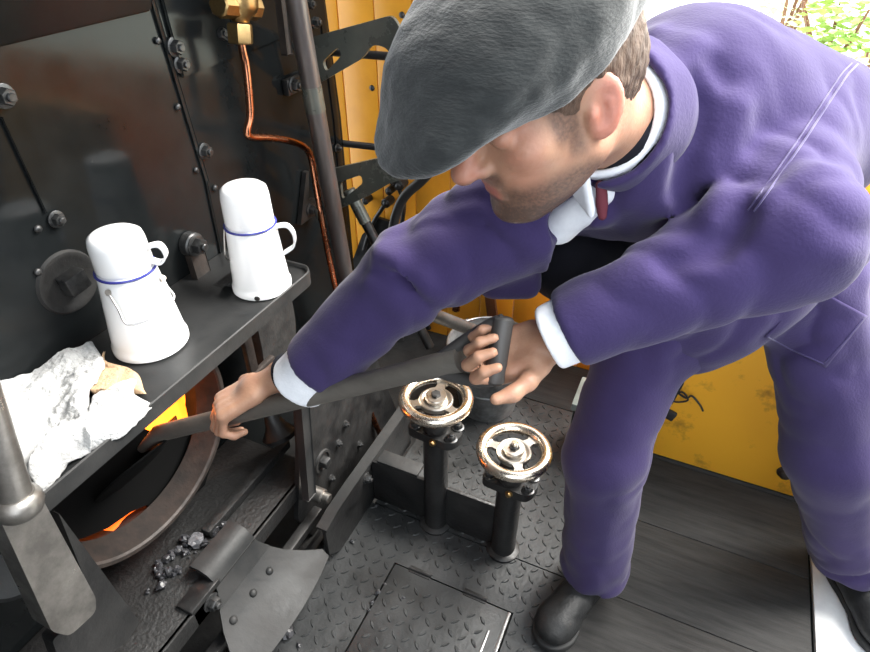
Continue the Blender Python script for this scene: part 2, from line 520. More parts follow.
XP = -0.015          # where the steel plate ends and the boards begin
HX0, HX1, HY0, HY1 = -0.535, -0.172, 0.60, 0.885
bm = bmesh.new()
YS = 1.055
for (x0, x1, y0, y1) in ((-0.79, HX0 - .006, -0.7, YS - .002), (HX1 + .006, XP, -0.7, YS - .002), (HX0 - .006, HX1 + .006, HY1 + .006, YS - .002),
                         (HX0 - .006, HX1 + .006, -0.7, HY0 - .006), (-0.70, XP, YS + .002, 1.74)):
    add_box(bm, ((x0 + x1) / 2, (y0 + y1) / 2, -.012), (x1 - x0, y1 - y0, .024), None)
lozenges(bm, -0.78, XP, -0.1, 1.74, 0.0, 0.034,
         skip=lambda x, y: (HX0 - .02 < x < HX1 + .02 and HY0 - .02 < y < HY1 + .02) or abs(y - YS) < .012 or (y > YS and x < -.69))
tag(link_mesh('floor', bm, 'plate', angle=30), kind='structure')
tag(box_obj('floor_base', (-2.4, -1.6, -.2), (1.3, 2.2, -.03), 'sooty_iron'), kind='structure')
bm = bmesh.new()
yy = 0.195
while yy < 2.0:
    add_box(bm, ((XP + .004 + .59) / 2, yy + .1435, -.011), (.59 - XP - .004, .287, .022), None, .003)
    yy += .2885
    if yy > 1.55 and yy < 1.7: pass
tag(link_mesh('floor_boards', bm, 'plank'), kind='structure')
bm = bmesh.new()
add_box(bm, ((XP - .25) / 2 - .2, 1.88, -.011), (.9, .27, .022), None, .003)
tag(link_mesh('floor_boards_corner', bm, 'plank'), kind='structure')
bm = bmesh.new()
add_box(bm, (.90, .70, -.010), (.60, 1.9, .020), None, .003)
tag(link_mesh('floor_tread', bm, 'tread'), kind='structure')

# cab side: upright tongue and groove boards
bm = bmesh.new()
xw = -1.75
while xw < -0.42:
    add_box(bm, (xw + .074, YW + .02, 1.05), (.145, .04, 2.3), None, .004)
    xw += .148
while xw < 1.2:  # hidden low boards, added to darken the backhead's reflection
    add_box(bm, (xw + .074, YW + .02, .45), (.145, .04, 1.1), None, .004)
    xw += .148
w = link_mesh('wall_right', bm, 'yellow'); tag(w, kind='structure')
for fx, fz in ((402, 15), (372, 88), (378, 40)):
    bm = bmesh.new(); add_rivet(bm, ony(fx, fz, YW), (0, -1, 0), .011); link_mesh('bolt', bm, 'bolt', w)
# waist panel of the cab side under its opening
bm = bmesh.new()
p0, p1 = -0.10, 1.25
add_box(bm, ((p0 + p1) / 2, 1.665, .46), (p1 - p0, .03, .91), None, .004)
w2 = link_mesh('wall_right_panel', bm, 'yellow_dirty'); tag(w2, kind='structure')
bm = bmesh.new()
add_box(bm, (0.57, 1.667, -.006), (1.34, .026, .03), None, .003)
link_mesh('rail', bm, 'sooty_iron', w2)
bm = bmesh.new()
pb = ony(785, 472, 1.65)
add_lathe(bm, [(.024, 0), (.024, .006), (.016, .012), (.016, .02), (.010, .024)], pb, (0, -1, 0), 20)
link_mesh('bolt', bm, 'rusty', w2)

# cab roof and far side, out of the picture: they shade the footplate
bm = bmesh.new()
add_prism(bm, [(-2.4, -.75, 2.36), (-.12, -.75, 2.36), (-.12, 2.06, 2.36), (-2.4, 2.06, 2.36)], (0, 0, .04))
tag(link_mesh('ceiling', bm, 'roof'), kind='structure')

wl = tag(box_obj('wall_left', (-2.4, -.80, -.1), (-.15, -.75, 2.36), 'black_iron'), kind='structure')
tag(box_obj('wall_left_panel', (-.15, -.80, -.1), (1.3, -.75, .80), 'black_iron'), kind='structure')
tag(box_obj('wall_back', (1.55, -.80, -.1), (1.60, 1.50, 1.72), 'black_iron'), kind='structure')  # unseen tender bulkhead, added to block low sun
# outside
bm = bmesh.new()
bmesh.ops.create_grid(bm, x_segments=60, y_segments=40, size=1)
for v in bm.verts:
    x, y = v.co.x * 14 + 6, (v.co.y + 1) * 10 + 2.6
    z = -1.0 + max(0, (y - 3.4)) * .42 + .12 * math.sin(x * 1.7) * math.cos(y * 1.3)
    v.co = (x, y, z)
tag(link_mesh('ground_bank', bm, 'bank'), kind='structure')

# ================================================================== BOILER BACKHEAD
bk = thing('boiler_backhead', 'black painted boiler backhead with bolted seams and open glowing firehole', 'boiler', (XB, .7, 0))
# wall plate with the firehole cut through
FC = np.array([XB, .575, .60]); RO, RI = .277, .205
bm = bmesh.new()
outer = [(XB, -.5, -.1), (XB, 1.735, -.1), (XB, 1.745, 1.0), (XB, 1.715, 1.40), (XB, 1.69, 2.3), (XB, -.5, 2.3)]
hole = [(XB, FC[1] + .245 * math.cos(a), FC[2] - .055 + .245 * math.sin(a)) for a in np.linspace(0, 2 * math.pi, 48, endpoint=False)]
add_prism_holes(bm, outer, [hole], (-.03, 0, 0))
link_mesh('backplate', bm, 'black_paint', bk)
# flange rolled round the side of the boiler
bm = bmesh.new()
sec = [(XB + .004, 1.69), (XB + .006, 1.715), (XB - .005, 1.735), (XB - .03, 1.75), (XB - .09, 1.755), (XB - .3, 1.757)]
zs = [-.1, .6, 1.0, 1.4, 2.3]; sh = [0.0, .0, .008, -.015, -.04]
grid = [[bm.verts.new((a, b + d, z)) for a, b in sec] for z, d in zip(zs, sh)]
for g0, g1 in zip(grid[:-1], grid[1:]):
    for i in range(len(sec) - 1): bm.faces.new((g0[i], g0[i + 1], g1[i + 1], g1[i]))
link_mesh('flange', bm, 'black_paint', bk)
# upper wrapper plate standing proud, with its lower edge across the top left
bm = bmesh.new()
add_prism(bm, [(XB + .012, -.5, 1.395), (XB + .012, 1.05, 1.425), (XB + .26, 1.05, 2.3), (XB + .26, -.5, 2.3)], (-.02, 0, .004))
bmesh.ops.bevel(bm, geom=bm.edges[:], offset=.006, segments=2, affect='EDGES')
link_mesh('upper_plate', bm, 'black_paint', bk)
bm = bmesh.new()
add_prism(bm, [(XB, 1.09, 1.28), (XB, 1.70, 1.305), (XB, 1.68, 2.3), (XB, 1.05, 2.3)], (.010, 0, 0))
bmesh.ops.bevel(bm, geom=bm.edges[:], offset=.003, segments=2, affect='EDGES')
link_mesh('upper_plate', bm, 'black_paint', bk)
# seam strips
for (q0, q1, wdt) in (((151, 0), (206, 182), .011), ((205, 182), (222, 262), .006), ((0, 118), (44, 212), .003)):
    a, b = onx(*q0, XB), onx(*q1, XB)
    bm = bmesh.new()
    dv = Vector(b - a); L = dv.length
    add_box(bm, Vector((a + b) / 2) + Vector((.001, 0, 0)), (.006, wdt, L), frame(dv, (1, 0, 0)).to_3x3() @ Matrix(((1, 0, 0), (0, 1, 0), (0, 0, 1))), .002)
    link_mesh('seam_strip', bm, 'black_paint', bk)
# bolts and rivets of the backhead
for (bx, by, r, hexa) in ((174, 47, .016, 1), (180, 64, .015, 1), (158, 41, .008, 0), (194, 60, .008, 0), (219, 33, .014, 1), (178, 107, .008, 0),
                          (204, 151, .015, 1), (196, 170, .007, 0), (222, 35, .013, 1), (3, 96, .016, 1), (56, 219, .013, 1), (38, 229, .008, 0),
                          (38, 272, .008, 0), (315, 22, .014, 1), (314, 45, .010, 0), (337, 148, .011, 1), (309, 4, .013, 1), (197, 171, .006, 0),
                          (215, 188, .009, 0), (196, 352, .012, 1)):
    bm = bmesh.new()
    p = onx(bx, by, XB + .004)
    (add_hexbolt if hexa else add_rivet)(bm, p, (1, 0, 0), r)
    link_mesh('bolt', bm, 'bolt', bk)
# bolt with lug, right of the copper pipe
p = onx(288, 84, XB + .004); bm = bmesh.new()
add_box(bm, Vector(p) + Vector((.008, .03, -.005)), (.02, .11, .045), None, .004)
lug = link_mesh('lug', bm, 'black_iron', bk)
bm = bmesh.new(); add_hexbolt(bm, Vector(p) + Vector((.018, .0, 0)), (1, 0, 0), .017); link_mesh('bolt', bm, 'bolt', lug)
# washout plug sunk in its round seat
p = onx(68, 282, XB); bm = bmesh.new()
add_lathe(bm, [(.070, 0), (.066, .006), (.058, .006), (.052, .001), (.0, .001)], p, (1, 0, 0), 32, caps=False)
seat = link_mesh('plug_seat', bm, 'sooty_iron', bk)
bm = bmesh.new()
add_box(bm, Vector(p) + Vector((.016, .002, .004)), (.034, .050, .044), Matrix.Rotation(math.radians(8), 3, 'X'), .004)
link_mesh('washout_plug', bm, 'bolt', seat)
# stay bracket holding the shelf: strap and nut
p = onx(187, 243, XB); q = onx(203, 294, XB + .03); bm = bmesh.new()
dv = Vector(q - p)
add_box(bm, Vector((p + q) / 2) + Vector((.018, 0, -.012)), (.014, .050, dv.length + .05), frame(dv, (1, 0, 0)), .003)
st = link_mesh('stay_strap', bm, 'rusty', bk)
bm = bmesh.new()
add_cyl(bm, p, Vector(p) + Vector((.03, 0, 0)), .032, n=24, ch=.004)
add_hexbolt(bm, Vector(p) + Vector((.028, 0, 0)), (1, 0, 0), .021)
link_mesh('nut', bm, 'bolt', st)
# lower lug with diagonal stay near the pole
p = onx(305, 207, XB); bm = bmesh.new()
add_prism(bm, [Vector(p) + Vector((.004, a, b)) for a, b in ((-.06, -.035), (.03, -.035), (.035, .02), (.0, .03), (.02, .12), (.005, .12))], (.016, 0, 0))
lug = link_mesh('lug', bm, 'black_iron', bk)
bm = bmesh.new(); add_hexbolt(bm, Vector(p) + Vector((.02, .0, -.005)), (1, 0, 0), .017); link_mesh('bolt', bm, 'bolt', lug)

# firehole: protruding ring, tunnel, baffle
bm = bmesh.new()
prof = [(RO + .012, .0), (RO, .06), (RO, .142), (RO - .003, .147), (RO - .013, .147), (RO - .018, .142), (.254, .128), (.250, .124), (.236, .094), (.232, .088), (.238, .082), (.262, .07), (.262, -.02)]
A0, A1 = math.radians(180 + 140), math.radians(180 - 140)
ang = np.linspace(-math.pi / 2 - math.radians(127), -math.pi / 2 + math.radians(127), 72)
rings = [[bm.verts.new((FC[0] + h_, FC[1] + r_ * math.cos(a_), FC[2] + r_ * math.sin(a_))) for r_, h_ in prof] for a_ in ang]
for g0, g1 in zip(rings[:-1], rings[1:]):
    for k in range(len(prof) - 1): bm.faces.new((g0[k], g0[k + 1], g1[k + 1], g1[k]))
rg_ = link_mesh('firehole_ring', bm, 'rusty', bk)
rg_.data.materials.append(M['tunnel'])
for i_, f_ in enumerate(rg_.data.polygons):
    if i_ % (len(prof) - 1) >= 5: f_.material_index = 1
bm = bmesh.new()
def fp(px_, py_, x): return onx(px_, py_, x)
baf = [fp(a_, b_, -1.078) for a_, b_ in ((134, 424), (150, 431), (168, 438), (192, 434), (222, 430), (205, 485), (165, 522), (147, 505), (131, 512), (108, 528), (84, 538), (50, 548), (20, 520), (60, 470))]
add_prism(bm, baf, (-.016, 0, 0))
link_mesh('baffle_plate', bm, 'soot', bk)
# firebox walls behind the hole
bm = bmesh.new()
for c, s in (((-1.62, .575, .27), (.88, .8, .02)), ((-1.62, .575, 1.0), (.88, .8, .02)), ((-1.62, .18, .62), (.88, .02, .8)), ((-1.62, .97, .62), (.88, .02, .8)), ((-2.05, .575, .62), (.02, .8, .8))):
    add_box(bm, c, s)
link_mesh('firebox', bm, 'rusty', bk)
# sliding fire door to the right of the hole
bm = bmesh.new()
dy, dz = 1.02, .61
dout = [(-1.0, dy + .15 * math.cos(a), dz + .23 * math.sin(a)) for a in np.linspace(-math.pi / 2, math.pi / 2, 14)]
dout += [(-1.0, dy - .10 + .09 * math.cos(a), dz + .23 * math.sin(a)) for a in np.linspace(math.pi / 2, -math.pi / 2, 14)]
add_prism(bm, dout, (-.03, 0, 0))
dr = link_mesh('fire_door', bm, 'sooty_iron', bk)
bm = bmesh.new()
add_box(bm, (-.992, .95, .66), (.018, .03, .22), None, .004); add_box(bm, (-.992, .97, .53), (.018, .13, .03), None, .004)
link_mesh('door_rib', bm, 'rusty', dr)
# upper door guide hidden under the shelf
bm = bmesh.new()
add_box(bm, (-1.06, .5, .885 - .09), (.14, 1.15, .018), None, .003)
link_mesh('door_guide', bm, 'sooty_iron', bk)

# burning coals
fire = bmesh.new()
g = []
for i in range(26):
    x = -1.098 - .9 * i / 25; hw = .20 if x > -1.18 else .37; r_ = []
    for j in range(30):
        y = .575 - hw + 2 * hw * j / 29
        zc = .352 + .10 * max(0, (y - .66)) + (.05 * max(0, -x - 1.2)) + (.9 * (y - .575) ** 2 if x > -1.18 else .25 * (y - .575) ** 2)
        r_.append(fire.verts.new((x, y, zc + .018 * float(vnoise(np.array([[x * 28, y * 28, 1.]]), 3)[0]))))
    g.append(r_)
for g0, g1 in zip(g[:-1], g[1:]):
    for k in range(29): fire.faces.new((g0[k], g0[k + 1], g1[k + 1], g1[k]))
for i in range(90):
    x = -1.20 - rng.rand() * .6; y = .575 + (rng.rand() - .5) * .68
    z = .35 + rng.rand() * .03 + .10 * max(0, y - .66)
    r = .03 + rng.rand() * .03
    bmesh.ops.create_icosphere(fire, subdivisions=1, radius=r, matrix=Matrix.Translation((x, y, z)) @ Matrix.Rotation(rng.rand() * 6, 4, 'X') @ Matrix.Diagonal((1, 1.2, .8, 1)))
fl_ = bpy.data.lights.new('fire_glow', 'POINT'); fl_.energy = 3.5; fl_.color = (1.0, .23, .04); fl_.shadow_soft_size = .05
fg_ = bpy.data.objects.new('fire_glow', fl_); COL.objects.link(fg_); fg_.location = (-1.13, .67, .56)
fo = link_mesh('fire_bed', fire, 'firebed')
tag(fo, 'glowing orange bed of burning coal inside the firehole', 'fire', kind='stuff')
bm = bmesh.new()
flm = [((-1.165, .70, .36), .06, .24), ((-1.165, .765, .36), .055, .26), ((-1.18, .65, .36), .06, .22), ((-1.19, .81, .36), .06, .28), ((-1.23, .80, .33), .07, .34), ((-1.26, .88, .33), .08, .36), ((-1.24, .72, .33), .06, .24), ((-1.36, .78, .34), .13, .40), ((-1.42, .60, .34), .1, .22), ((-1.5, .36, .34), .08, .16)]
for c, r, h in flm:
    add_lathe(bm, [(r * .55, 0), (r * .95, h * .18), (r, h * .35), (r * .8, h * .6), (r * .42, h * .85), (.004, h)], c, (.06, .05, 1), 14)
tag(link_mesh('flame', bm, 'fire'), 'bright orange flames burning above the coals in the firehole', 'fire', kind='stuff')

# ================================================================== SHELF OVER THE FIREHOLE
ZS = .82
sh = thing('warming_shelf', 'long black steel shelf with raised rim fixed above the firehole', 'shelf', (-1.0, .6, ZS))
XF = float(onz(180, 384, ZS)[0]); YE = float(onz(312, 270, ZS)[1])
bm = bmesh.new()
pl = rounded([(XB + .002, -.35, ZS), (XF, -.35, ZS), (XF, YE, ZS), (XB + .002, YE, ZS)], .035, 6)
add_prism(bm, pl, (0, 0, -.008))
link_mesh('tray', bm, 'shelf', sh)
bm = bmesh.new()
rimp = [(XF, -.35, ZS), (XF, .3, ZS)] + [tuple(v) for v in rounded([(XF, .5, ZS), (XF, YE, ZS), (XB + .10, YE + .03, ZS)], .04, 8)[7:-8]] + [(XB + .09, YE + .03, ZS)]
rimp = [(XF, y, ZS - .006) for y in np.linspace(-.35, YE - .045, 12)]
for a in np.linspace(0, math.pi / 2, 8)[1:]:
    rimp.append((XF - .04 + .04 * math.cos(a), YE - .04 + .04 * math.sin(a), ZS - .006))
for x in np.linspace(XF - .06, XB + .1, 5): rimp.append((x, YE, ZS - .006))
add_tube(bm, rimp, 0, section=[(-.022, -.003), (-.022, .003), (.016, .003), (.018, 0), (.016, -.003)])
link_mesh('rim', bm, 'worn_steel' if False else 'apron_steel', sh)
bm = bmesh.new()
for y in (.98,):
    add_prism(bm, [(XF - .03, y, ZS - .008), (XB, y, ZS - .008), (XB, y, ZS - .26)], (0, .012, 0))
link_mesh('gusset', bm, 'black_iron', sh)
bm = bmesh.new()
a = onx(343, 303, -.98); b = onx(358, 352, -.98)
add_tube(bm, [a + np.array([0, 0, .03]), b + (b - a) * .6], .010)
link_mesh('stay', bm, 'apron_steel', sh)

# ------------------------------------------------------------------ enamel tea cans
def lathe_obj(name, prof, m, parent, org, n=48, axis=(0, 0, 1), caps=True, angle=40):
    bm = bmesh.new(); add_lathe(bm, prof, org, axis, n, caps=caps)
    return link_mesh(name, bm, m, parent, angle=angle)

def tea_can(base, label, spin, rb=.072, rn=.050, h=.172, lid_h=.064, loop=True):
    t = thing('enamel_tea_can', label, 'can', base, 'white enamel tea cans on the shelf')
    b = Vector(base)
    body = lathe_obj('body', [(rb - .004, 0), (rb, .004), (rb, .016), (rb - .003, .020), (rb - .004, .03)] + [(rb - .004 + (rn - rb + .004) * (k / 8.0) ** 1.05, .03 + (h - .036) * k / 8.0) for k in range(1, 9)] + [(rn - .004, h)], 'enamel', t, b)
    bm = bmesh.new()
    ring = [b + Vector(((rn + .0015) * math.cos(a), (rn + .0015) * math.sin(a), h - .004)) for a in np.linspace(0, 2 * math.pi, 40, endpoint=False)]
    add_tube(bm, ring, .0028, 8, closed=True)
    link_mesh('rim_band', bm, 'blue_rim', t)
    lid = lathe_obj('cup_lid', [(rn - .003, h), (rn - .001, h + .006), (rn - .003, h + lid_h * .75), (rn - .006, h + lid_h * .93), (rn - .014, h + lid_h), (rn - .022, h + lid_h + .001), (.0, h + lid_h + .001)], 'enamel', t, b, angle=60)
    d = Vector((math.cos(spin), math.sin(spin), 0)); z = Vector((0, 0, 1))
    s = d.cross(z)
    bm = bmesh.new()
    if loop:
        pts = [b + d * (rn - .004) + z * (h - .014), b + d * (rn + .026) + z * (h - .012), b + d * (rn + .040) + z * (h - .034), b + d * (rn + .036) + z * (h - .066), b + d * (rn + .010) + z * (h - .086)]
        add_tube(bm, smooth_path(pts, 7), 0, section=[(-.0025, -.009), (-.0025, .009), (.0025, .009), (.0025, -.009)])
    else:
        pts = [b + d * (rn - .006) + z * (h + lid_h * .55), b + d * (rn + .022) + z * (h + lid_h * .60), b + d * (rn + .030) + z * (h + lid_h * .3), b + d * (rn + .016) + z * (h + .006), b + d * (rn - .004) + z * (h + .012)]
        add_tube(bm, smooth_path(pts, 7), 0, section=[(-.002, -.010), (-.002, .010), (.002, .010), (.002, -.010)])
    link_mesh('handle', bm, 'enamel', t if loop else lid)
    return t, b, d, s, rn, rb, h

p1 = onz(152, 342, ZS + .001)
t1, b, d, s, rn, rb, h = tea_can(p1, 'white enamel tea can with hanging wire bail, standing nearer the towel', math.radians(30), rb=.080, rn=.057, h=.196, lid_h=.076, loop=False)
bm = bmesh.new()
Rv = Vector((CR[0], CR[1], 0)); Fv = Vector((fh[0], fh[1], 0))
e1 = b + (-Fv * .85 - Rv * .25).normalized() * (rn + .006) + Vector((0, 0, h - .022))
e2 = b + (Rv * .95 + Fv * .1).normalized() * (rn + .008) + Vector((0, 0, h - .03))
dn = (Rv * .62 - Fv * .55).normalized()
mid1 = e1 + dn * .045 - Vector((0, 0, .055)); mid2 = e2 + dn * .028 - Vector((0, 0, .040))
add_tube(bm, smooth_path([e1, e1 * .5 + mid1 * .5 + dn * .004, mid1 + dn * .012, mid1 * .45 + mid2 * .55 + dn * .026, mid2, e2 * .55 + mid2 * .45, e2], 6), .0021, 8)
bail = link_mesh('wire_bail', bm, 'wire', t1)
for e in (e1, e2):
    bm = bmesh.new(); add_cyl(bm, e - (e - b).normalized() * .006, e + dn * .004, .006, n=12); link_mesh('ear', bm, 'hub', bail)
bm = bmesh.new()
cp = b + (-Fv * .85 + Rv * .06).normalized() * (rb - .012) + Vector((0, 0, .062))
add_lathe(bm, [(.010, 0), (.007, .0015), (0, .0018)], cp + (cp - b) * .02, ((cp - b).x, (cp - b).y, 8 * .002), 9, caps=False)
link_mesh('chip', bm, 'clinker', t1)

p2 = np.array([XF - .0765, .992, ZS + .001])
t2, b, d, s, rn, rb, h = tea_can(p2, 'white enamel tea can with blue rim and loop handle near shelf end', math.radians(28), rb=.073, rn=.058, h=.180, lid_h=.090)
bm = bmesh.new()
e1 = b + (-Rv).normalized() * (rn + .006) + Vector((0, 0, h - .018))
add_tube(bm, smooth_path([e1, e1 - Rv * .006 - Vector((0, 0, .03)), e1 - Rv * .010 - Fv * .005 - Vector((0, 0, .075)), e1 - Rv * .006 + Fv * .03 - Vector((0, 0, .10)), e1 + Fv * .09 + Rv * .03 - Vector((0, 0, .09)), e1 + Fv * .10 + Rv * .06 - Vector((0, 0, .02))], 6), .002, 8)
link_mesh('wire_bail', bm, 'wire', t2)
bm = bmesh.new()
cp = b + (-Fv * .95 + Rv * .06).normalized() * (rb) + Vector((0, 0, .010))
add_lathe(bm, [(.007, 0), (.006, .001), (0, .0012)], cp, (cp - b - Vector((0, 0, .010))), 10, caps=False)
link_mesh('chip', bm, 'chip', t2)

# ------------------------------------------------------------------ towel and rag lying on the shelf
def cloth_obj(name, outline, zfun, m, thick=.012, n=70):
    """a cloth sheet over a bilinear patch of four corners (world xy), with its own folds"""
    bm = bmesh.new()
    c = [np.array(q) for q in outline]
    top = []
    for i in range(n + 1):
        row = []
        for j in range(n + 1):
            u, v = i / n, j / n
            p = (1 - u) * ((1 - v) * c[0] + v * c[3]) + u * ((1 - v) * c[1] + v * c[2])
            wob = .012 * np.array([math.sin(9 * u + 4 * v + 1), math.cos(8 * v - 5 * u)])
            x, y = p[0] + wob[0], p[1] + wob[1]
            e = min(u, 1 - u, v, 1 - v)
            row.append(bm.verts.new((x, y, zfun(u, v, x, y) + thick * (1 - math.exp(-e * 40)))))
        top.append(row)
    bot = []
    for i in range(n + 1):
        bot.append([bm.verts.new((w.co.x, w.co.y, zfun(i / n, j / n, w.co.x, w.co.y) - .0015)) for j, w in enumerate(top[i])])
    for i in range(n):
        for j in range(n):
            bm.faces.new((top[i][j], top[i + 1][j], top[i + 1][j + 1], top[i][j + 1]))
            bm.faces.new((bot[i][j], bot[i][j + 1], bot[i + 1][j + 1], bot[i + 1][j]))
    for i in range(n):
        bm.faces.new((top[i][0], bot[i][0], bot[i + 1][0], top[i + 1][0])); bm.faces.new((top[i][n], top[i + 1][n], bot[i + 1][n], bot[i][n]))
        bm.faces.new((top[0][i], top[0][i + 1], bot[0][i + 1], bot[0][i])); bm.faces.new((top[n][i], bot[n][i], bot[n][i + 1], top[n][i + 1]))
    return link_mesh(name, bm, m, angle=180)

def gs(x, c, w): return math.exp(-((x - c) / w) ** 2)
def towel_z(u, v, x, y):
    f = .030 * gs(v + .25 * u, .42, .10) + .022 * gs(v - .2 * u, .78, .09) + .020 * gs(u - .3 * v, .30, .12)
    f += .010 * math.sin(11 * u + 7 * v) * math.sin(6 * v - 3 * u) + .004 * math.sin(31 * u + 13 * v) + .020 * gs(v, 1.0, .10)
    return ZS + .006 + max(0, f * .75) + .010 * gs(v, .1, .3) + .0035 * float(vnoise(np.array([[x * 55, y * 55, 3.]]), 4)[0]) + .002 * float(vnoise(np.array([[x * 140, y * 140, 3.]]), 6)[0])
tc_ = [onz(-70, 425, ZS)[:2], onz(100, 350, ZS)[:2], onz(98, 440, ZS + .01)[:2], onz(10, 512, ZS + .01)[:2]]
tw = cloth_obj('towel', [tc_[0], tc_[3], tc_[2], tc_[1]], towel_z, 'towel', .014, 130)
tag(tw, 'grubby white terry towel crumpled on the shelf', 'towel')
def roll_z(u, v, x, y):
    return ZS + .004 + .040 * math.sin(math.pi * min(1, max(0, v))) ** .6 * (.75 + .25 * math.sin(3 * u + 1)) + .004 * float(vnoise(np.array([[x * 50, y * 50, 3.]]), 4)[0]) + .002 * float(vnoise(np.array([[x * 140, y * 140, 3.]]), 6)[0])
ro = cloth_obj('folded_end', [onz(26, 500, ZS)[:2], onz(156, 408, ZS)[:2], onz(124, 384, ZS)[:2], onz(66, 446, ZS)[:2]], roll_z, 'towel', .010, 90)
ro.parent = tw
rg = cloth_obj('rag', [onz(88, 382, ZS)[:2], onz(108, 356, ZS)[:2], onz(148, 392, ZS)[:2], onz(112, 416, ZS)[:2]], lambda u, v, x, y: ZS + .008 + .006 * math.sin(9 * u) * math.sin(7 * v + 1) + .014 * gs(u, .1, .3), 'rag', .010, 30)
tag(rg, 'small brown rag tucked under the folded end of the white towel', 'rag')

# ================================================================== FITTINGS BESIDE THE BACKHEAD
# tall pole
a, b = onx(296, 0, -1.0), onx(346, 280, -1.0)
bm = bmesh.new()
add_cyl(bm, a + (a - b) * .5, b + (b - a) * .75, .0265, n=28)
pole = link_mesh('upright_pole', bm, 'pole'); tag(pole, 'thick dark steel pole rising in front of the backhead', 'pole')
bm = bmesh.new()
m_ = a + (b - a) * .22
add_cyl(bm, m_ + (b - a) * .02, m_ + (b - a) * .10, .0275, n=28)
link_mesh('sleeve', bm, 'bracket', pole)
# flat rod left of the pole
bm = bmesh.new()
a, b = onx(277, -30, -1.06), onx(287, 54, -1.06)
add_box(bm, (a + b) / 2, (.012, .022, np.linalg.norm(b - a)), frame(b - a, (1, 0, 0)), .004)
tag(link_mesh('flat_rod', bm, 'rusty'), 'short flat reddish-black rod hanging beside the tall pole', 'rod')

# brass valve and copper pipe
vx = -1.06
vt = thing('brass_valve', 'brass valve body with hexagon union at top of copper pipe', 'valve', onx(240, 20, vx))
def q(px_, py_, x=vx): return Vector(onx(px_, py_, x))
bm = bmesh.new()
up = (q(236, -30) - q(241, 42)).normalized()
add_lathe(bm, [(.027, 0), (.030, .003), (.030, .040), (.027, .044)], q(241, 44), up, 6)
link_mesh('union_nut', bm, 'brass', vt)
bm = bmesh.new()
add_lathe(bm, [(.020, 0), (.024, .01), (.038, .022), (.043, .034), (.043, .052), (.030, .062), (.028, .09), (.036, .10), (.036, .14)], q(240.5, 22), up, 28)
sd = (q(290, 5) - q(240, 0)).normalized()
add_cyl(bm, q(239, 6) - sd * .07, q(239, 6) + sd * .06, .028, n=8, ch=.004)
link_mesh('body', bm, 'brass', vt)
bm = bmesh.new()
pth = [q(241, 42), q(243, 52), q(246, 66), q(249, 95), q(250, 116), q(247, 131), q(251, 137), q(270, 138), q(290, 141), q(304, 147), q(311, 158), q(316, 186, -1.05), q(321, 215, -1.03), q(330, 262, -1.02), q(345, 330, -.97), q(362, 390, -.88), q(376, 425, -.82), q(391, 457, -.80)]
add_tube(bm, pth, .0098, 14, smooth=6)
pp = link_mesh('copper_pipe', bm, 'copper'); tag(pp, 'bent copper pipe running down the backhead from brass valve', 'pipe')
bm = bmesh.new()
add_cyl(bm, q(318, 208, -1.04), q(322, 220, -1.035), .012, n=16)
link_mesh('pipe_clip', bm, 'bracket', pp)

# bracket plates to the cab side
def bracket(name, outer, holes, y, label, th=.012):
    bm = bmesh.new()
    sk = lambda P: [np.array(ony(px_, py_, y)) for px_, py_ in P]
    add_prism_holes(bm, rounded(sk(outer), .02, 5), [rounded(sk(h_), .018, 5) for h_ in holes], (0, th, 0))
    return tag(link_mesh(name, bm, 'bracket'), label, 'bracket')
bracket('bracket_plate', [(308, 38), (392, 15), (401, 30), (404, 70), (394, 66), (388, 48), (372, 44), (363, 58), (318, 84), (308, 86)], [[(322, 62), (338, 47), (342, 55), (326, 72)]], 1.52,
        'upper dark green-black bracket plate with cut-outs behind the tall pole')
bracket('bracket_plate', [(328, 170), (388, 156), (425, 150), (425, 176), (392, 182), (368, 196), (338, 210), (328, 212)], [[(340, 182), (361, 175), (363, 183), (342, 200)]], 1.52,
        'lower dark bracket plate with rounded slot behind the tall pole')
# rods behind the brackets
for nm, pts, r, lab in (('handrail', [ony(333, 52, 1.75), ony(385, 56, 1.75), ony(440, 62, 1.75)], .013, 'upper dark handrail running behind the upper bracket plate'),
                        ('handrail', [ony(330, 142, 1.8), ony(384, 148, 1.8), ony(470, 156, 1.8)], .012, 'lower dark handrail crossing the yellow boards')):
    bm = bmesh.new(); add_tube(bm, pts, r, 14)
    tag(link_mesh(nm, bm, 'hose'), lab, 'handrail', 'handrails by the yellow boards')
bm = bmesh.new()
a, b = ony(352, 196, 1.7), ony(384, 258, 1.7)
add_cyl(bm, a, b + (b - a) * 1.6, .019, .019, n=18)
rod = link_mesh('sloping_rod', bm, 'black_iron'); tag(rod, 'sloping grey steel rod leaning behind the raised arm', 'rod')
bm = bmesh.new(); add_cyl(bm, a + (b - a) * -.1, a + (b - a) * .42, .0225, n=18, ch=.003); link_mesh('ferrule', bm, 'bracket', rod)
bm = bmesh.new()
add_tube(bm, [ony(434, 168, 1.8), ony(420, 182, 1.8), ony(405, 196, 1.8), ony(396, 215, 1.8), ony(392, 240, 1.8), ony(392, 280, 1.8), ony(400, 340, 1.8)], .018, 14, smooth=5)
tag(link_mesh('rubber_hose', bm, 'hose'), 'curved black rubber hose against the yellow boards', 'hose')
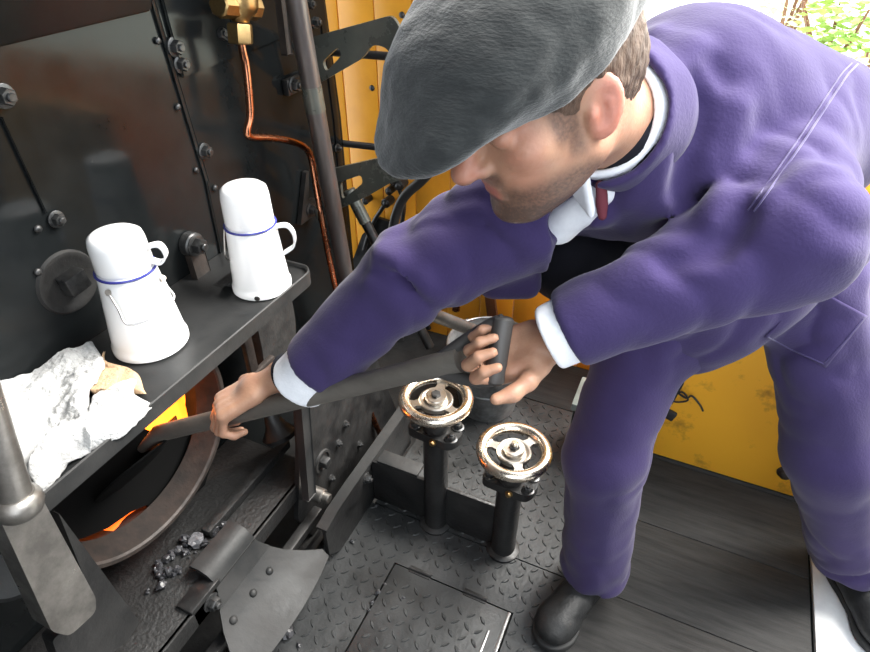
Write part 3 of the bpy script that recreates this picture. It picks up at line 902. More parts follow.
# small pipework and fittings low on the yellow boards
clu = thing('pipe_cluster', 'cluster of black unions and pipes fixed low on yellow boards', 'pipework', ony(390, 200, YW))
for (fx, fy, r) in ((393, 182, .02), (398, 186, .022), (385, 204, .02), (364, 202, .015), (388, 192, .016)):
    bm = bmesh.new()
    p = ony(fx, fy, YW - .05); add_cyl(bm, p, Vector(p) + Vector((0, .07, 0)), r, n=12, ch=.003); add_rivet(bm, Vector(p) + Vector((0, .002, 0)), (0, -1, 0), r * .6)
    link_mesh('union', bm, 'black_iron', clu)
for P in ([(398, 186), (404, 205), (400, 235)], [(385, 204), (372, 225), (364, 250)], [(393, 182), (380, 180), (372, 190)]):
    bm = bmesh.new()
    add_tube(bm, [ony(x_, y_, YW - .03) for x_, y_ in P], .009, 10, smooth=4)
    link_mesh('pipe', bm, 'black_iron', clu)
bm = bmesh.new()
pts = [ony(x_, y_, YW - .02) for x_, y_ in ((352, 262), (362, 235), (378, 218), (396, 224), (402, 262), (430, 330), (350, 330))]
add_prism(bm, pts, (0, .015, 0))
link_mesh('backing_plate', bm, 'black_iron', clu)
# straps and a brown post glimpsed under the arm
bm = bmesh.new()
a, b = ony(484, 240, YW - .01), ony(492, 306, YW - .01)
add_box(bm, (a + b) / 2, (.035, .03, 1.0), frame(b - a, (1, 0, 0)), .004)
fr = link_mesh('door_post', bm, 'wood_brown'); tag(fr, 'narrow brown wooden post on the yellow boards behind the bucket', 'post')
fit = thing('diagonal_stay', 'black crossed iron stays bolted to yellow boards above the bucket', 'stay', ony(472, 285, YW))
for P, d0 in (([(455, 270), (470, 281)], .02), ([(462, 300), (472, 286), (478, 270)], .034)):
    bm = bmesh.new(); add_tube(bm, [ony(x_, y_, YW - d0) for x_, y_ in P], .007, 8); link_mesh('stay_bar', bm, 'black_iron', fit)
bm = bmesh.new(); add_hexbolt(bm, ony(470, 287, YW - .03), (0, -1, 0), .017); link_mesh('bolt', bm, 'brass', fit)
bm = bmesh.new()
add_tube(bm, [ony(456, 310, 1.95), ony(458, 290, 1.95), ony(466, 276, 1.95)], .017, 12, smooth=4)
tag(link_mesh('copper_bend', bm, 'copper'), 'short copper pipe bend showing beside the bucket', 'pipe')
# latch tangle on the panel
lat = thing('panel_latch', 'black greasy latch with wire hook on the yellow panel', 'latch', ony(672, 392, 1.648))
bm = bmesh.new()
add_box(bm, ony(675, 392, 1.642), (.022, .016, .10), Matrix.Rotation(.15, 3, 'Y'), .003)
add_box(bm, ony(670, 415, 1.642), (.034, .016, .036), Matrix.Rotation(.3, 3, 'Y'), .004)
link_mesh('bolt_body', bm, 'sooty_iron', lat)
bm = bmesh.new()
add_tube(bm, [ony(x_, y_, 1.636) for x_, y_ in ((684, 366), (680, 380), (676, 390), (686, 398), (692, 396), (700, 405), (703, 411))], .0035, 8, smooth=4)
add_tube(bm, [ony(x_, y_, 1.636) for x_, y_ in ((666, 398), (676, 402), (688, 400), (682, 392), (672, 396))], .003, 8, smooth=4)
link_mesh('wire_hook', bm, 'sooty_iron', lat)

# ================================================================== LOWER FRAMING UNDER THE FIREHOLE
ZL = .235
led = thing('firehole_ledge', 'black ledge beneath the firehole with sloping steel bars below', 'ledge', (-.95, .6, ZL))
bm = bmesh.new()
add_box(bm, (-.99, .20, ZL - .012), (.30, 1.5, .024), None, .003)
add_box(bm, (-.955, .80, ZL + .014), (.03, .36, .03), None, .004)
link_mesh('ledge_plate', bm, 'grimy', led)
bm = bmesh.new()
add_box(bm, (-.845, .20, ZL - .028), (.016, 1.5, .056), None, .003)
link_mesh('ledge_lip', bm, 'grimy', led)
for xx, zz in ((-.805, .095), (-.775, .03)):
    bm = bmesh.new(); add_box(bm, (xx, .15, zz), (.030, 1.5, .03), None, .004); link_mesh('bar', bm, 'black_iron', led)
kerb = thing('floor_kerb', 'black angle iron kerb along edge of the chequer plate', 'kerb', (-.72, .8, 0))
bm = bmesh.new()
kz = [(1.34, .182), (1.20, .180), (.95, .178), (.86, .174), (.805, .160)]
add_prism(bm, [(-.722, y_, z_) for y_, z_ in kz] + [(-.722, .805, .05), (-.722, .86, .0), (-.722, 1.34, .0)], (.012, 0, 0))
link_mesh('web', bm, 'black_iron', kerb)
bm = bmesh.new()
tp = [bm.verts.new((-.740 + dx, y_, z_ + dz)) for dx, dz in ((0, 0), (.034, 0), (.034, .010), (0, .010)) for y_, z_ in kz]
n_ = len(kz)
for a_ in range(4):
    for k in range(n_ - 1):
        b_ = (a_ + 1) % 4
        bm.faces.new((tp[a_ * n_ + k], tp[a_ * n_ + k + 1], tp[b_ * n_ + k + 1], tp[b_ * n_ + k]))
bm.faces.new([tp[a_ * n_] for a_ in range(4)]); bm.faces.new([tp[a_ * n_ + n_ - 1] for a_ in range(4)])
link_mesh('top_flange', bm, 'apron_steel', kerb)
bm = bmesh.new()
for (bx, by) in ((366, 478),):
    add_hexbolt(bm, onx(bx, by, -.710), (1, 0, 0), .014)
link_mesh('bolt', bm, 'bolt', kerb)

# frame plate with plug, pin and bolts
fx = -.83
fr = thing('frame_plate', 'black frame plate with pivot pin and square plug beside firehole', 'bracket', (fx, 1.2, .3))
bm = bmesh.new()
P = [(296, 372), (310, 330), (372, 345), (400, 420), (372, 480), (322, 545), (298, 520), (300, 450)]
add_prism(bm, rounded([onx(a_, b_, fx) for a_, b_ in P], .02, 4), (-.016, 0, 0))
link_mesh('plate', bm, 'black_iron', fr)
bm = bmesh.new()
pq = onx(322, 461, fx)
add_lathe(bm, [(.040, 0), (.038, .006), (.031, .006), (.028, .001), (0, .001)], pq, (1, 0, 0), 28, caps=False)
seat = link_mesh('plug_seat', bm, 'sooty_iron', fr)
bm = bmesh.new(); add_box(bm, Vector(pq) + Vector((.012, 0, 0)), (.026, .028, .028), Matrix.Rotation(.1, 3, 'X'), .003); link_mesh('square_plug', bm, 'bolt', seat)
for (bx, by) in ((338, 443), (359, 444), (331, 478), (345, 424)):
    bm = bmesh.new(); add_hexbolt(bm, onx(bx, by, fx), (1, 0, 0), .010); link_mesh('bolt', bm, 'bolt', fr)
bm = bmesh.new()
a, b = onx(301, 395, fx + .03), onx(309, 492, fx + .03)
add_box(bm, (a + b) / 2, (.016, .036, np.linalg.norm(b - a) + .03), frame(b - a, (1, 0, 0)), .004)
lk = link_mesh('hanging_link', bm, 'apron_steel', fr)
bm = bmesh.new()
pq = Vector(onx(314, 493, fx + .02)); dirn = Vector((1, .0, -.0))
add_cyl(bm, pq - dirn * .05, pq + dirn * .035, .023, n=28, ch=.003)
add_cyl(bm, pq + dirn * .03, pq + dirn * .055, .016, n=24, ch=.003)
link_mesh('pivot_pin', bm, 'worn_steel', lk)
bm = bmesh.new()
a = onx(282, 440, -.93)
add_lathe(bm, [(.0, 0), (.045, .004), (.052, .02), (.03, .05), (.02, .09)], a, (-.5, .2, 1), 24)
link_mesh('cup', bm, 'black_iron', fr)
bm = bmesh.new()
add_lathe(bm, [(.0, -.02), (.016, -.014), (.022, 0), (.016, .014), (.010, .024)], onx(304, 343, -.83), (.8, -.4, .3), 18)
tag(link_mesh('brass_finial', bm, 'brass'), 'small brass knob glinting above the white right-hand cuff', 'knob')

# lower curved part of the frame, left of the floor plates
bm = bmesh.new()
P = [(340, 560), (352, 548), (392, 430), (404, 432), (398, 452), (372, 500), (352, 556)]
# apron plate (coal deflector)
ap = thing('deflector_apron', 'flared grey steel apron plate riveted to its bracket below firehole', 'plate', (-.8, .62, .15))
top = [onz(a_, b_, .262) for a_, b_ in ((190, 568), (212, 546), (236, 525))]
mid = [onz(a_, b_, .240) for a_, b_ in ((229, 579), (250, 558), (283, 537))]
mid = [Vector((-.83, t[1] + o_, .255)) for t, o_ in zip(top, (0, 0, 0))]
T0, T1 = top[0][1], top[2][1]
rows = []
def row(x, z, y0, y1, bow=0): rows.append([Vector((x + bow * (1 - (2 * k / 16 - 1) ** 2), y0 + (y1 - y0) * k / 16, z)) for k in range(17)])
yc0, yc1 = T0, T1
prof = [(-.915, .268, 0, 0), (-.885, .270, 0, 0), (-.862, .262, 0, 0), (-.846, .245, 0, .0), (-.835, .215, .005, .005), (-.815, .185, .03, .022), (-.785, .155, .06, .045), (-.75, .125, .085, .080), (-.715, .105, .115, .115), (-.690, .095, .120, .108)]
bm = bmesh.new()
for x_, z_, e0, e1_ in prof: row(x_, z_, yc0 - e0, yc1 + e1_, .02 if x_ > -.75 else 0)
gv = [[bm.verts.new(p) for p in r_] for r_ in rows]
for g0, g1 in zip(gv[:-1], gv[1:]):
    for k in range(16): bm.faces.new((g0[k], g0[k + 1], g1[k + 1], g1[k]))
fs = bm.faces[:]
ex = bmesh.ops.extrude_face_region(bm, geom=fs)
for e in ex['geom']:
    if isinstance(e, bmesh.types.BMVert): e.co += Vector((-.005, 0, -.007))
link_mesh('apron', bm, 'apron_steel', ap, angle=50)
bm = bmesh.new()
rr = [[p + Vector((.002, 0, .004)) for p in r_] for r_ in rows[:6]]
gv = [[bm.verts.new(p) for p in r_] for r_ in rr]
for g0, g1 in zip(gv[:-1], gv[1:]):
    for k in range(16): bm.faces.new((g0[k], g0[k + 1], g1[k + 1], g1[k]))
ex = bmesh.ops.extrude_face_region(bm, geom=bm.faces[:])
for e in ex['geom']:
    if isinstance(e, bmesh.types.BMVert): e.co += Vector((-.002, 0, -.004))
link_mesh('bracket_plate', bm, 'apron_steel', ap, angle=50)
for k, f in ((6, .14), (6, .72), (6, .45)):
    r_ = rows[6]; pt = r_[0].lerp(r_[-1], f)
    bm = bmesh.new(); add_rivet(bm, pt, (.6, 0, .8), .011); link_mesh('rivet', bm, 'apron_steel', ap)

bm = bmesh.new()
add_box(bm, (-.862, T0 - .035, .212), (.05, .10, .07), None, .005)
mb_ = link_mesh('mounting_block', bm, 'black_iron', ap)
bm = bmesh.new(); add_hexbolt(bm, (-.838, T0 - .03, .21), (1, 0, 0), .018); link_mesh('nut', bm, 'bolt', mb_)
# coal spilled on the ledge
def lump(r, seed):
    bm = bmesh.new()
    bmesh.ops.create_icosphere(bm, subdivisions=2, radius=r)
    rs = np.random.RandomState(seed)
    for v in bm.verts: v.co *= .72 + .5 * rs.rand()
    for v in bm.verts: v.co.z *= .75
    return bm
protos = []
gl = 'coal lumps spilled on the ledge'
spots = [(196, 541, .021, 'clinker', 'grey glinting lump of clinker on the ledge beside the apron'), (212, 530, .017, 'coal', 'rounded black coal lump behind the grey clinker')]
for (a_, b_, r, mm, lab) in spots:
    o = link_mesh('coal_lump', lump(r, int(a_)), mm, angle=20); o.location = Vector(onz(a_, b_, ZL + r * .65))
    tag(o, lab, 'coal', gl)
src = link_mesh('coal_lump', lump(.010, 5), 'coal', angle=20)
for k in range(46):
    o = src if k == 0 else src.copy()
    if k: COL.objects.link(o)
    u = rng.rand(); pa, pb_ = (140, 592), (232, 516)
    a_ = pa[0] + (pb_[0] - pa[0]) * u + rng.randn() * 7; b_ = pa[1] + (pb_[1] - pa[1]) * u + rng.randn() * 6
    s_ = .35 + rng.rand() ** 2 * 1.1
    o.scale = (s_, s_, s_); o.rotation_euler = (rng.rand() * 6, rng.rand() * 6, rng.rand() * 6)
    o.location = Vector(onz(a_, b_, ZL + .006 * s_))
    tag(o, 'tiny black coal crumb scattered on the ledge below the firehole', 'coal', 'coal crumbs on the ledge')
src = link_mesh('coal_lump', lump(.012, 9), 'coal', angle=20)
for k, (a_, b_, s_) in enumerate(((507, 549, 1.25), (378, 592, .6), (372, 602, .5), (369, 610, .45), (385, 584, .45), (288, 633, 1.2), (299, 645, .5), (403, 598, .5), (376, 506, .4), (352, 541, .5), (480, 470, .35), (540, 520, .3))):
    o = src if k == 0 else src.copy()
    if k: COL.objects.link(o)
    o.scale = (s_ * 1.3, s_, s_); o.rotation_euler = (0, 0, k)
    o.location = Vector(onz(a_, b_, .009 * s_))
    tag(o, 'coal lump lying at foot of the nearer handwheel post' if k == 0 else ('coal lump beside the tip of the steel apron' if k == 5 else 'small coal crumb on the chequer plate floor'), 'coal', None if k in (0, 5) else 'coal crumbs on the floor')

# foreground lever
lev = thing('fire_door_lever', 'worn bare steel lever arm in lower left corner under the towel', 'lever', (-.78, .2, .6))
xl = -.80
bm = bmesh.new()
a, b = onx(-14, 395, xl), onx(16, 500, xl)
add_cyl(bm, a + (a - b) * .5, b, .017, .024, n=28)
link_mesh('rod', bm, 'worn_steel', lev)
bm = bmesh.new()
b2 = onx(17, 503, xl)
add_lathe(bm, [(.026, -.018), (.033, -.012), (.036, 0), (.033, .012), (.026, .02)], b2, b - a, 32)
link_mesh('boss', bm, 'worn_steel', lev)
bm = bmesh.new()
P = [(0, 520), (42, 498), (96, 598), (96, 612), (70, 636), (52, 632)]
add_prism(bm, rounded([onx(a_, b_, xl) for a_, b_ in P], .012, 4), (-.045, 0, 0))
bmesh.ops.bevel(bm, geom=[e for e in bm.edges if e.calc_face_angle(0) > .6], offset=.004, segments=2, affect='EDGES')
link_mesh('arm', bm, 'worn_steel', lev)
bm = bmesh.new()
P = [(58, 512), (140, 622), (128, 640), (70, 690), (52, 640), (96, 606)]
add_prism(bm, rounded([onx(a_, b_, xl - .05) for a_, b_ in P], .01, 3), (-.03, 0, 0))
link_mesh('backing_bar', bm, 'black_iron', lev)
bm = bmesh.new()
c_ = onx(10, 560, xl - .16)
add_lathe(bm, [(.0, 0), (.060, .0), (.068, .006), (.068, .02), (.06, .028)], c_, (.7, -.3, .6), 40)
link_mesh('quadrant', bm, 'apron_steel', lev)

# ================================================================== FLOOR FITTINGS
# hatch
ht = thing('floor_hatch', 'square chequer plate hatch lid hinged in the floor', 'hatch', (-.35, .74, 0))
bm = bmesh.new()
sl0 = onz(490, 632, .004); sl1 = onz(486, 652, .004)
add_box(bm, ((HX0 + HX1) / 2, (HY0 + HY1) / 2, -.004), (HX1 - HX0, HY1 - HY0, .020), None, .003)
lozenges(bm, HX0 + .01, HX1 - .02, HY0 + .01, HY1 - .01, .006, .034)
link_mesh('lid', bm, 'plate', ht, angle=30)
bm = bmesh.new()
add_box(bm, (HX1 - .004, (HY0 + HY1) / 2, .001), (.010, HY1 - HY0, .0125), None, .002)
link_mesh('worn_edge', bm, 'wornedge', ht)
bm = bmesh.new()
add_tube(bm, [(float(sl0[0]) - .004, float(sl0[1]), .007), (float(sl0[0]) - .004, float(sl0[1]) - .075, .007)], .0035, 8)
link_mesh('lift_slot', bm, 'wornedge', ht)
for hx in (.22, .70):
    bm = bmesh.new()
    x_ = HX0 + (HX1 - HX0) * hx
    add_box(bm, (x_, HY1 + .004, .004), (.07, .022, .008), None, .002)
    add_cyl(bm, (x_ - .036, HY1 + .004, .009), (x_ + .036, HY1 + .004, .009), .005, n=12)
    link_mesh('hinge', bm, 'black_iron', ht)

# bearer plate and handwheel posts
br = thing('bearer_plate', 'upright black bearer plate joining the two handwheel posts', 'plate', (-.5, 1.07, 0))
bm = bmesh.new()
add_box(bm, (-.49, 1.075, .092), (.44, .012, .185), None, .002)
link_mesh('web', bm, 'black_iron', br)
bm = bmesh.new()
add_box(bm, (-.62, 1.095, .19), (.14, .05, .012), None, .002)
link_mesh('top_flange', bm, 'apron_steel', br)

def valve_stand(x, y, zt, label, loose, zb=0.0):
    t = thing('handwheel_valve', label, 'valve', (x, y, zb), 'handwheel valves on the floor')
    zw = zt
    bm = bmesh.new()
    add_cyl(bm, (x, y, zb), (x, y, zw - .12), .036, n=28)
    add_lathe(bm, [(.05, 0), (.05, .008), (.038, .014)], (x, y, zb), (0, 0, 1), 28)
    link_mesh('post', bm, 'black_iron', t)
    bm = bmesh.new()
    pts = [(x + a_, y + b_, zw - .135) for a_, b_ in ((-.075, -.035), (.06, -.045), (.08, .0), (.06, .045), (-.075, .035))]
    add_prism(bm, rounded(pts, .02, 4), (0, 0, .028))
    add_lathe(bm, [(.034, -.108), (.040, -.085), (.034, -.062), (.022, -.05), (.017, -.01)], (x, y, zw), (0, 0, 1), 28)
    fl = link_mesh('gland_flange', bm, 'black_iron', t)
    for a_, b_ in ((.056, -.024), (.056, .024), (-.055, -.018), (-.055, .018)):
        bm = bmesh.new(); add_hexbolt(bm, (x + a_, y + b_, zw - .107), (0, 0, 1), .013); link_mesh('nut', bm, 'bolt', fl)
    bm = bmesh.new(); add_hexbolt(bm, (x + .01, y - .043, zw - .121), (0, -1, 0), .008, stud=False); link_mesh('screw', bm, 'brass', fl)
    R = .085
    bm = bmesh.new()
    add_tube(bm, [(x + R * math.cos(a), y + R * math.sin(a), zw) for a in np.linspace(0, 2 * math.pi, 64, endpoint=False)], (.0155), 16, closed=True)
    rim = link_mesh('wheel_rim', bm, 'wheel', t, angle=180)
    bm = bmesh.new()
    for k in range(3):
        a = math.radians(loose + 120 * k); ca, sa = math.cos(a), math.sin(a)
        L = R - .006
        sec = [(.022, .030), (.034, .016), (.058, .0105), (L - .012, .015), (L, .028)]
        low = [Vector((x + r_ * ca - w_ * sa, y + r_ * sa + w_ * ca, zw - .010)) for r_, w_ in sec] + [Vector((x + r_ * ca + w_ * sa, y + r_ * sa - w_ * ca, zw - .010)) for r_, w_ in sec[::-1]]
        add_prism(bm, low, (0, 0, .010))
    link_mesh('spokes', bm, 'hub', t, angle=30)
    lathe_obj('hub', [(.046, -.012), (.046, .0), (.043, .003), (.036, .003), (.033, .001), (.030, .001), (.029, .012), (.027, .014), (.0, .014)], 'hub', t, (x, y, zw), 36, caps=False)
    bm = bmesh.new()
    add_lathe(bm, [(.014, .012), (.014, .020), (.012, .022)], (x, y, zw), (0, 0, 1), 6)
    nt_ = link_mesh('spindle_nut', bm, 'bolt', t)
    return t, zw
w1 = ony(436, 399, 1.07)
t, zw = valve_stand(w1[0], 1.07, w1[2], 'farther polished handwheel valve on black post, beside the bucket', 100)
w2 = ony(514, 451, 1.07)
t, zw = valve_stand(w2[0], 1.07, w2[2], 'nearer polished handwheel valve on black post, beside his leg', 60)
bm = bmesh.new(); add_cyl(bm, (w2[0], 1.07, w2[2] + .015), (w2[0], 1.07, w2[2] + .034), .0085, n=18, ch=.002); link_mesh('spindle', bm, 'wheel', t)

# bucket
bp_ = onz(487, 403, 0.0); bx, by = float(bp_[0]), float(bp_[1]) 
bu = thing('steel_bucket', 'galvanised steel bucket standing behind the farther handwheel', 'bucket', (bx, by, 0))
hb, r0, r1 = .30, .108, .158
prof = [(r0, 0), (r0 + .002, .012), (r0 + (r1 - r0) * .05, .02)]
for k in range(1, 11):
    z = .02 + (hb - .02) * k / 10; r = r0 + (r1 - r0) * z / hb
    prof += [(r, z)]
    if k in (4, 7): prof += [(r + .0035, z + .003), (r + .0035, z + .008), (r + .001, z + .011)]
prof += [(r1 - .002, hb)]
prof += [(r - .003, z) for r, z in [(r1, hb - .004), (r0 + .002, .012)]] + [(0, .010)]
lathe_obj('pail', prof, 'bucket', bu, (bx, by, .002), 56, caps=False)
bm = bmesh.new()
add_tube(bm, [(bx + r1 * math.cos(a), by + r1 * math.sin(a), hb) for a in np.linspace(0, 2 * math.pi, 56, endpoint=False)], .0048, 10, closed=True)
link_mesh('rolled_rim', bm, 'wornedge', bu, angle=180)
bm = bmesh.new()
hs = [(bx + (r1 + .008) * math.cos(a), by + (r1 + .008) * math.sin(a), hb - .03 - .10 * math.sin((a - 2.6) / 2.3 * math.pi)) for a in np.linspace(2.6, 4.9, 20)]
add_tube(bm, hs, .0035, 8)
link_mesh('handle', bm, 'wornedge', bu)
for a in (2.6, 4.9):
    bm = bmesh.new()
    add_box(bm, (bx + (r1 + .002) * math.cos(a), by + (r1 + .002) * math.sin(a), hb - .025), (.012, .035, .05), Matrix.Rotation(a, 3, 'Z'), .003)
    link_mesh('ear', bm, 'bucket', bu)
# iron bar standing in the bucket
bm = bmesh.new()
a, b = np.array([bx - .05, by - .0, .09]), dep(431, 314, 1.45)
a = dep(476, 331, 1.62)
add_cyl(bm, b + (b - a) * .6, a + (a - b) * .9, .017, n=16, ch=.003)
tag(link_mesh('fire_iron', bm, 'black_iron'), 'dark round iron bar leaning into the bucket below his sleeve', 'bar')

# metal box behind his shin
gb = thing('metal_step_box', 'low dark box with grey-green lid peeping out behind his shin', 'box', (-.1, 1.57, 0))
c0 = ony(582, 392, 1.56)
bm = bmesh.new(); add_box(bm, (c0[0] + .11, 1.565, (c0[2] - .03) / 2), (.24, .14, c0[2] - .03), None, .004); link_mesh('body', bm, 'sooty_iron', gb)
bm = bmesh.new(); add_box(bm, (c0[0] + .11, 1.565, c0[2] - .015), (.255, .15, .03), None, .004); link_mesh('lid', bm, 'greenbox', gb)

# ------------------------------------------------------------------ shrubs outside the cab
def shrub(name, c, r, n, m, label, group=None, leaf=.05):
    t = thing(name, label, 'shrub', c, group)
    bm = bmesh.new(); rs = np.random.RandomState(int(abs(c[0] * 100)) + n)
    for k in range(n):
        d = rs.randn(3); d /= np.linalg.norm(d); q_ = np.array(c) + d * r * np.array([1, 1, 1.2]) * rs.rand() ** .4 + np.array([0, 0, r * .9])
        R = frame(rs.randn(3))
        s = leaf * (.5 + rs.rand())
        vs_ = [bm.verts.new(Vector(q_) + R @ Vector(w)) for w in ((0, -s, 0), (s * .35, -.1 * s, .08 * s), (0, s, 0), (-s * .35, -.1 * s, .08 * s))]
        bm.faces.new(vs_)
    link_mesh('foliage', bm, m, t, smooth=False)
    bm = bmesh.new()
    for k in range(5):
        a = rs.randn(3) * r * .4
        add_tube(bm, [c, np.array(c) + np.array([a[0] * .5, a[1] * .5, r * .7]), np.array(c) + np.array([a[0], a[1], r * 1.6])], [.03, .02, .008], 6)
    link_mesh('stem', bm, 'wood_brown', t)
    return t
for k, (px_, py_, dd, r, n, mm, lab) in enumerate(((838, 40, 4.6, .34, 420, 'leaf', 'leafy green shrub outside the cab, just above his shoulder'), (868, 92, 4.0, .30, 320, 'leaf_pale', 'pale green shrub outside the cab at right edge of view'), (790, 10, 5.4, .40, 420, 'leaf_pale', 'pale shrub outside the cab above his back'))):
    c = dep(px_, py_, dd); zg = -1.0 + max(0, c[1] - 3.4) * .42
    c[2] = max(zg, c[2] - r * .9) if False else c[2] - r * .9
    shrub('shrub', c, r, n, mm, lab)

# ================================================================== THE MAN
nrm = lambda v: np.array(v, float) / np.linalg.norm(v)
V3 = np.array
H0 = dep(548, 89, .66)
Fd = nrm(-.80 * CR - .52 * CU - .12 * CF)                 # where the face points
Ud = -.36 * CR + .62 * CU - .68 * CF
Ud = nrm(Ud - Fd * (Ud @ Fd)); Ld = nrm(np.cross(Ud, Fd))
HD = np.stack([Fd, Ld, Ud])
def hp(f, l, u): return H0 + Fd * f + Ld * l + Ud * u
NB = dep(614, 117, .79)
LS, RS = dep(768, 140, .94), dep(545, 200, .92)
LE, RE = dep(788, 234, .77), dep(408, 276, .98)
LW, RW = dep(568, 330, .87), dep(314, 368, 1.08)
LHc, RHc = dep(512, 340, .88), dep(250, 408, 1.15)        # hand centres
LH, RH = dep(812, 280, 1.23), dep(660, 298, 1.25)         # hips
PEL = (LH + RH) / 2
CHEST = (LS + RS) / 2
LA, RA = onz(850, 560, .10), onz(594, 566, .10)
RK, LK = RH * .52 + RA * .48 + V3([-.035, -.05, 0]), LH * .52 + LA * .48 + V3([-.0, -.05, 0])
SHX = nrm(LS - RS)                                         # right shoulder -> left shoulder
SPN = nrm(CHEST - PEL)                                     # up the spine
BKN = nrm(np.cross(SHX, SPN)); BKN = BKN if BKN[2] > 0 else -BKN   # out of his back
TF = np.stack([SHX, SPN, BKN])

man = thing('person', 'bearded man in grey flat cap and purple overalls bending to shovel coal', 'person', (.3, 1.2, 0))

# ---- the shovel first: the hands close on it
SH0, SH1 = dep(455, 361, .92), dep(182, 437, 1.36)
SH1 = dep(250, 411, 1.15) + (dep(250, 411, 1.15) - SH0) * .62
SD = nrm(SH1 - SH0)
BD = nrm(SD + V3([0, 0, -.42]))
sho = thing('coal_shovel', 'long-handled coal shovel held by the man, blade in the firehole', 'shovel', SH0)
bm = bmesh.new()
add_tube(bm, [SH0 - SD * .01, SH0 + SD * .1, SH0 + SD * .4, SH1 - SD * .06, SH1, SH1 + BD * .10], [.020, .0185, .018, .0185, .019, .010], 20)
link_mesh('shaft', bm, 'shaft', sho)
GD = nrm(dep(499, 308, .885) - dep(490, 368, .90))        # direction of the D grip
bm = bmesh.new()
gc = SH0 - SD * .075
add_cyl(bm, gc - GD * .050, gc + GD * .050, .0155, n=20, ch=.003)
add_tube(bm, [gc + GD * .045, gc + GD * .042 + SD * .025, SH0 + GD * .024 + SD * .0, SH0 + SD * .05], .010, 10, smooth=4)
add_tube(bm, [gc - GD * .045, gc - GD * .042 + SD * .025, SH0 - GD * .024 + SD * .0, SH0 + SD * .05], .010, 10, smooth=4)
link_mesh('grip', bm, 'grip', sho)
bm = bmesh.new()
side = nrm(np.cross(SD, [0, 0, 1])); upn = nrm(np.cross(side, SD))
rowsb = []
upn = nrm(np.cross(side, BD))
for t_, wd, dz_, cup in ((-.02, .02, .004, .0), (.02, .06, .0, .012), (.06, .09, -.008, .026), (.14, .098, -.012, .03), (.22, .098, -.012, .028), (.26, .085, -.010, .02), (.28, .07, -.008, .01)):
    rowsb.append([bm.verts.new(Vector(SH1 + BD * t_ + side * wd * s_ + upn * (dz_ - .02 + cup * abs(s_) ** 2.2))) for s_ in np.linspace(-1, 1, 13)])
for g0, g1 in zip(rowsb[:-1], rowsb[1:]):
    for k in range(12): bm.faces.new((g0[k], g0[k + 1], g1[k + 1], g1[k]))
ex = bmesh.ops.extrude_face_region(bm, geom=bm.faces[:])
for e in ex['geom']:
    if isinstance(e, bmesh.types.BMVert): e.co += Vector(upn) * -.004
link_mesh('blade', bm, 'soot', sho)

# ---- hands
def hand_ops(S, wrist, palm_c, D, N, T, curls, thumb, spread=.004, scale=1.0):
    """D wrist->knuckles, N out of the back of the hand, T towards the thumb side"""
    D = nrm(D - N * (D @ N)); T = nrm(T - N * (T @ N) - D * (T @ D))
    R = np.stack([D, T, N]); s = scale
    S.u(rbox(palm_c, R, V3([.046, .041, .0145]) * s, .0135 * s), .012)
    S.u(rc(wrist, palm_c - D * .035 * s, .026 * s, .024 * s), .022)
    S.u(rc(palm_c - D * .02 * s + T * .026 * s - N * .008 * s, palm_c + D * .012 * s + T * .030 * s - N * .008 * s, .017 * s, .014 * s), .014)
    for k in range(4):
        off = (.031 - .0205 * k) * s
        kn = palm_c + D * (.043 - .004 * abs(k - 1)) * s + T * off + N * .001
        S.u(rc(kn - D * .022 * s + N * .003 * s, kn + N * .0035 * s, .0085 * s, .0105 * s), .008)
        L = V3([[.045, .026, .021], [.050, .030, .022], [.046, .028, .022], [.037, .022, .019]][k]) * s
        r = V3([[.0102, .0092, .0085, .0074], [.0104, .0094, .0086, .0074], [.0100, .0090, .0082, .0072], [.0090, .0080, .0074, .0066]][k]) * s
        p = kn; ang = 0
        for j in range(3):
            ang += math.radians(curls[k][j])
            dirn = nrm(D * math.cos(ang) - N * math.sin(ang) + T * spread * (1.5 - k) * 4)
            q_ = p + dirn * L[j]
            S.u(rc(p, q_, r[j], r[j + 1]), .004)
            p = q_
    p = palm_c - D * .026 * s + T * .034 * s - N * .006 * s
    rr = V3([.0165, .0125, .0115, .0088]) * s
    for j, (vec, ln) in enumerate(thumb):
        dirn = nrm(D * vec[0] + T * vec[1] + N * vec[2]); q_ = p + dirn * ln * s
        S.u(rc(p, q_, rr[j], rr[j + 1]), .008); p = q_

body = Solid()
# head
body.u(ell(hp(-.012, 0, .030), HD, (.098, .076, .094)), .02)
body.u(ell(hp(.040, 0, -.040), HD, (.056, .060, .080)), .03)
body.u(ell(hp(.020, 0, -.050), HD, (.070, .064, .060)), .03)
for s in (-1, 1):
    body.u(rc(hp(.000, .054 * s, -.055), hp(.066, .022 * s, -.103), .020, .020), .025)
    body.u(ell(hp(.058, .046 * s, -.022), HD, (.026, .022, .018)), .02)
    body.u(rc(hp(.086, .012 * s, .020), hp(.074, .044 * s, .022), .011, .010), .014)
body.u(ell(hp(.080, 0, -.108), HD, (.022, .024, .018)), .02)
for s in (-1, 1): body.cut(ell(hp(.100, .033 * s, .000), HD, (.016, .017, .011)), .012)
body.u(rc(hp(.088, 0, .012), hp(.121, 0, -.032), .0075, .0135), .012)
body.u(ell(hp(.123, 0, -.036), HD, (.0155, .0145, .0125)), .008)
for s in (-1, 1):
    body.u(ell(hp(.104, .0135 * s, -.038), HD, (.012, .008, .009)), .006)
    body.cut(ell(hp(.118, .0065 * s, -.048), HD, (.005, .0035, .004)), .003)
    body.u(ell(hp(.0835, .034 * s, .001), HD, (.0140, .0155, .0125)), .004); body.cut(rc(hp(.1005, .024 * s, -.0075), hp(.094, .046 * s, -.0065), .0022), .003)
body.u(rc(hp(.0945, -.016, -.066), hp(.0945, .016, -.066), .0065), .006)
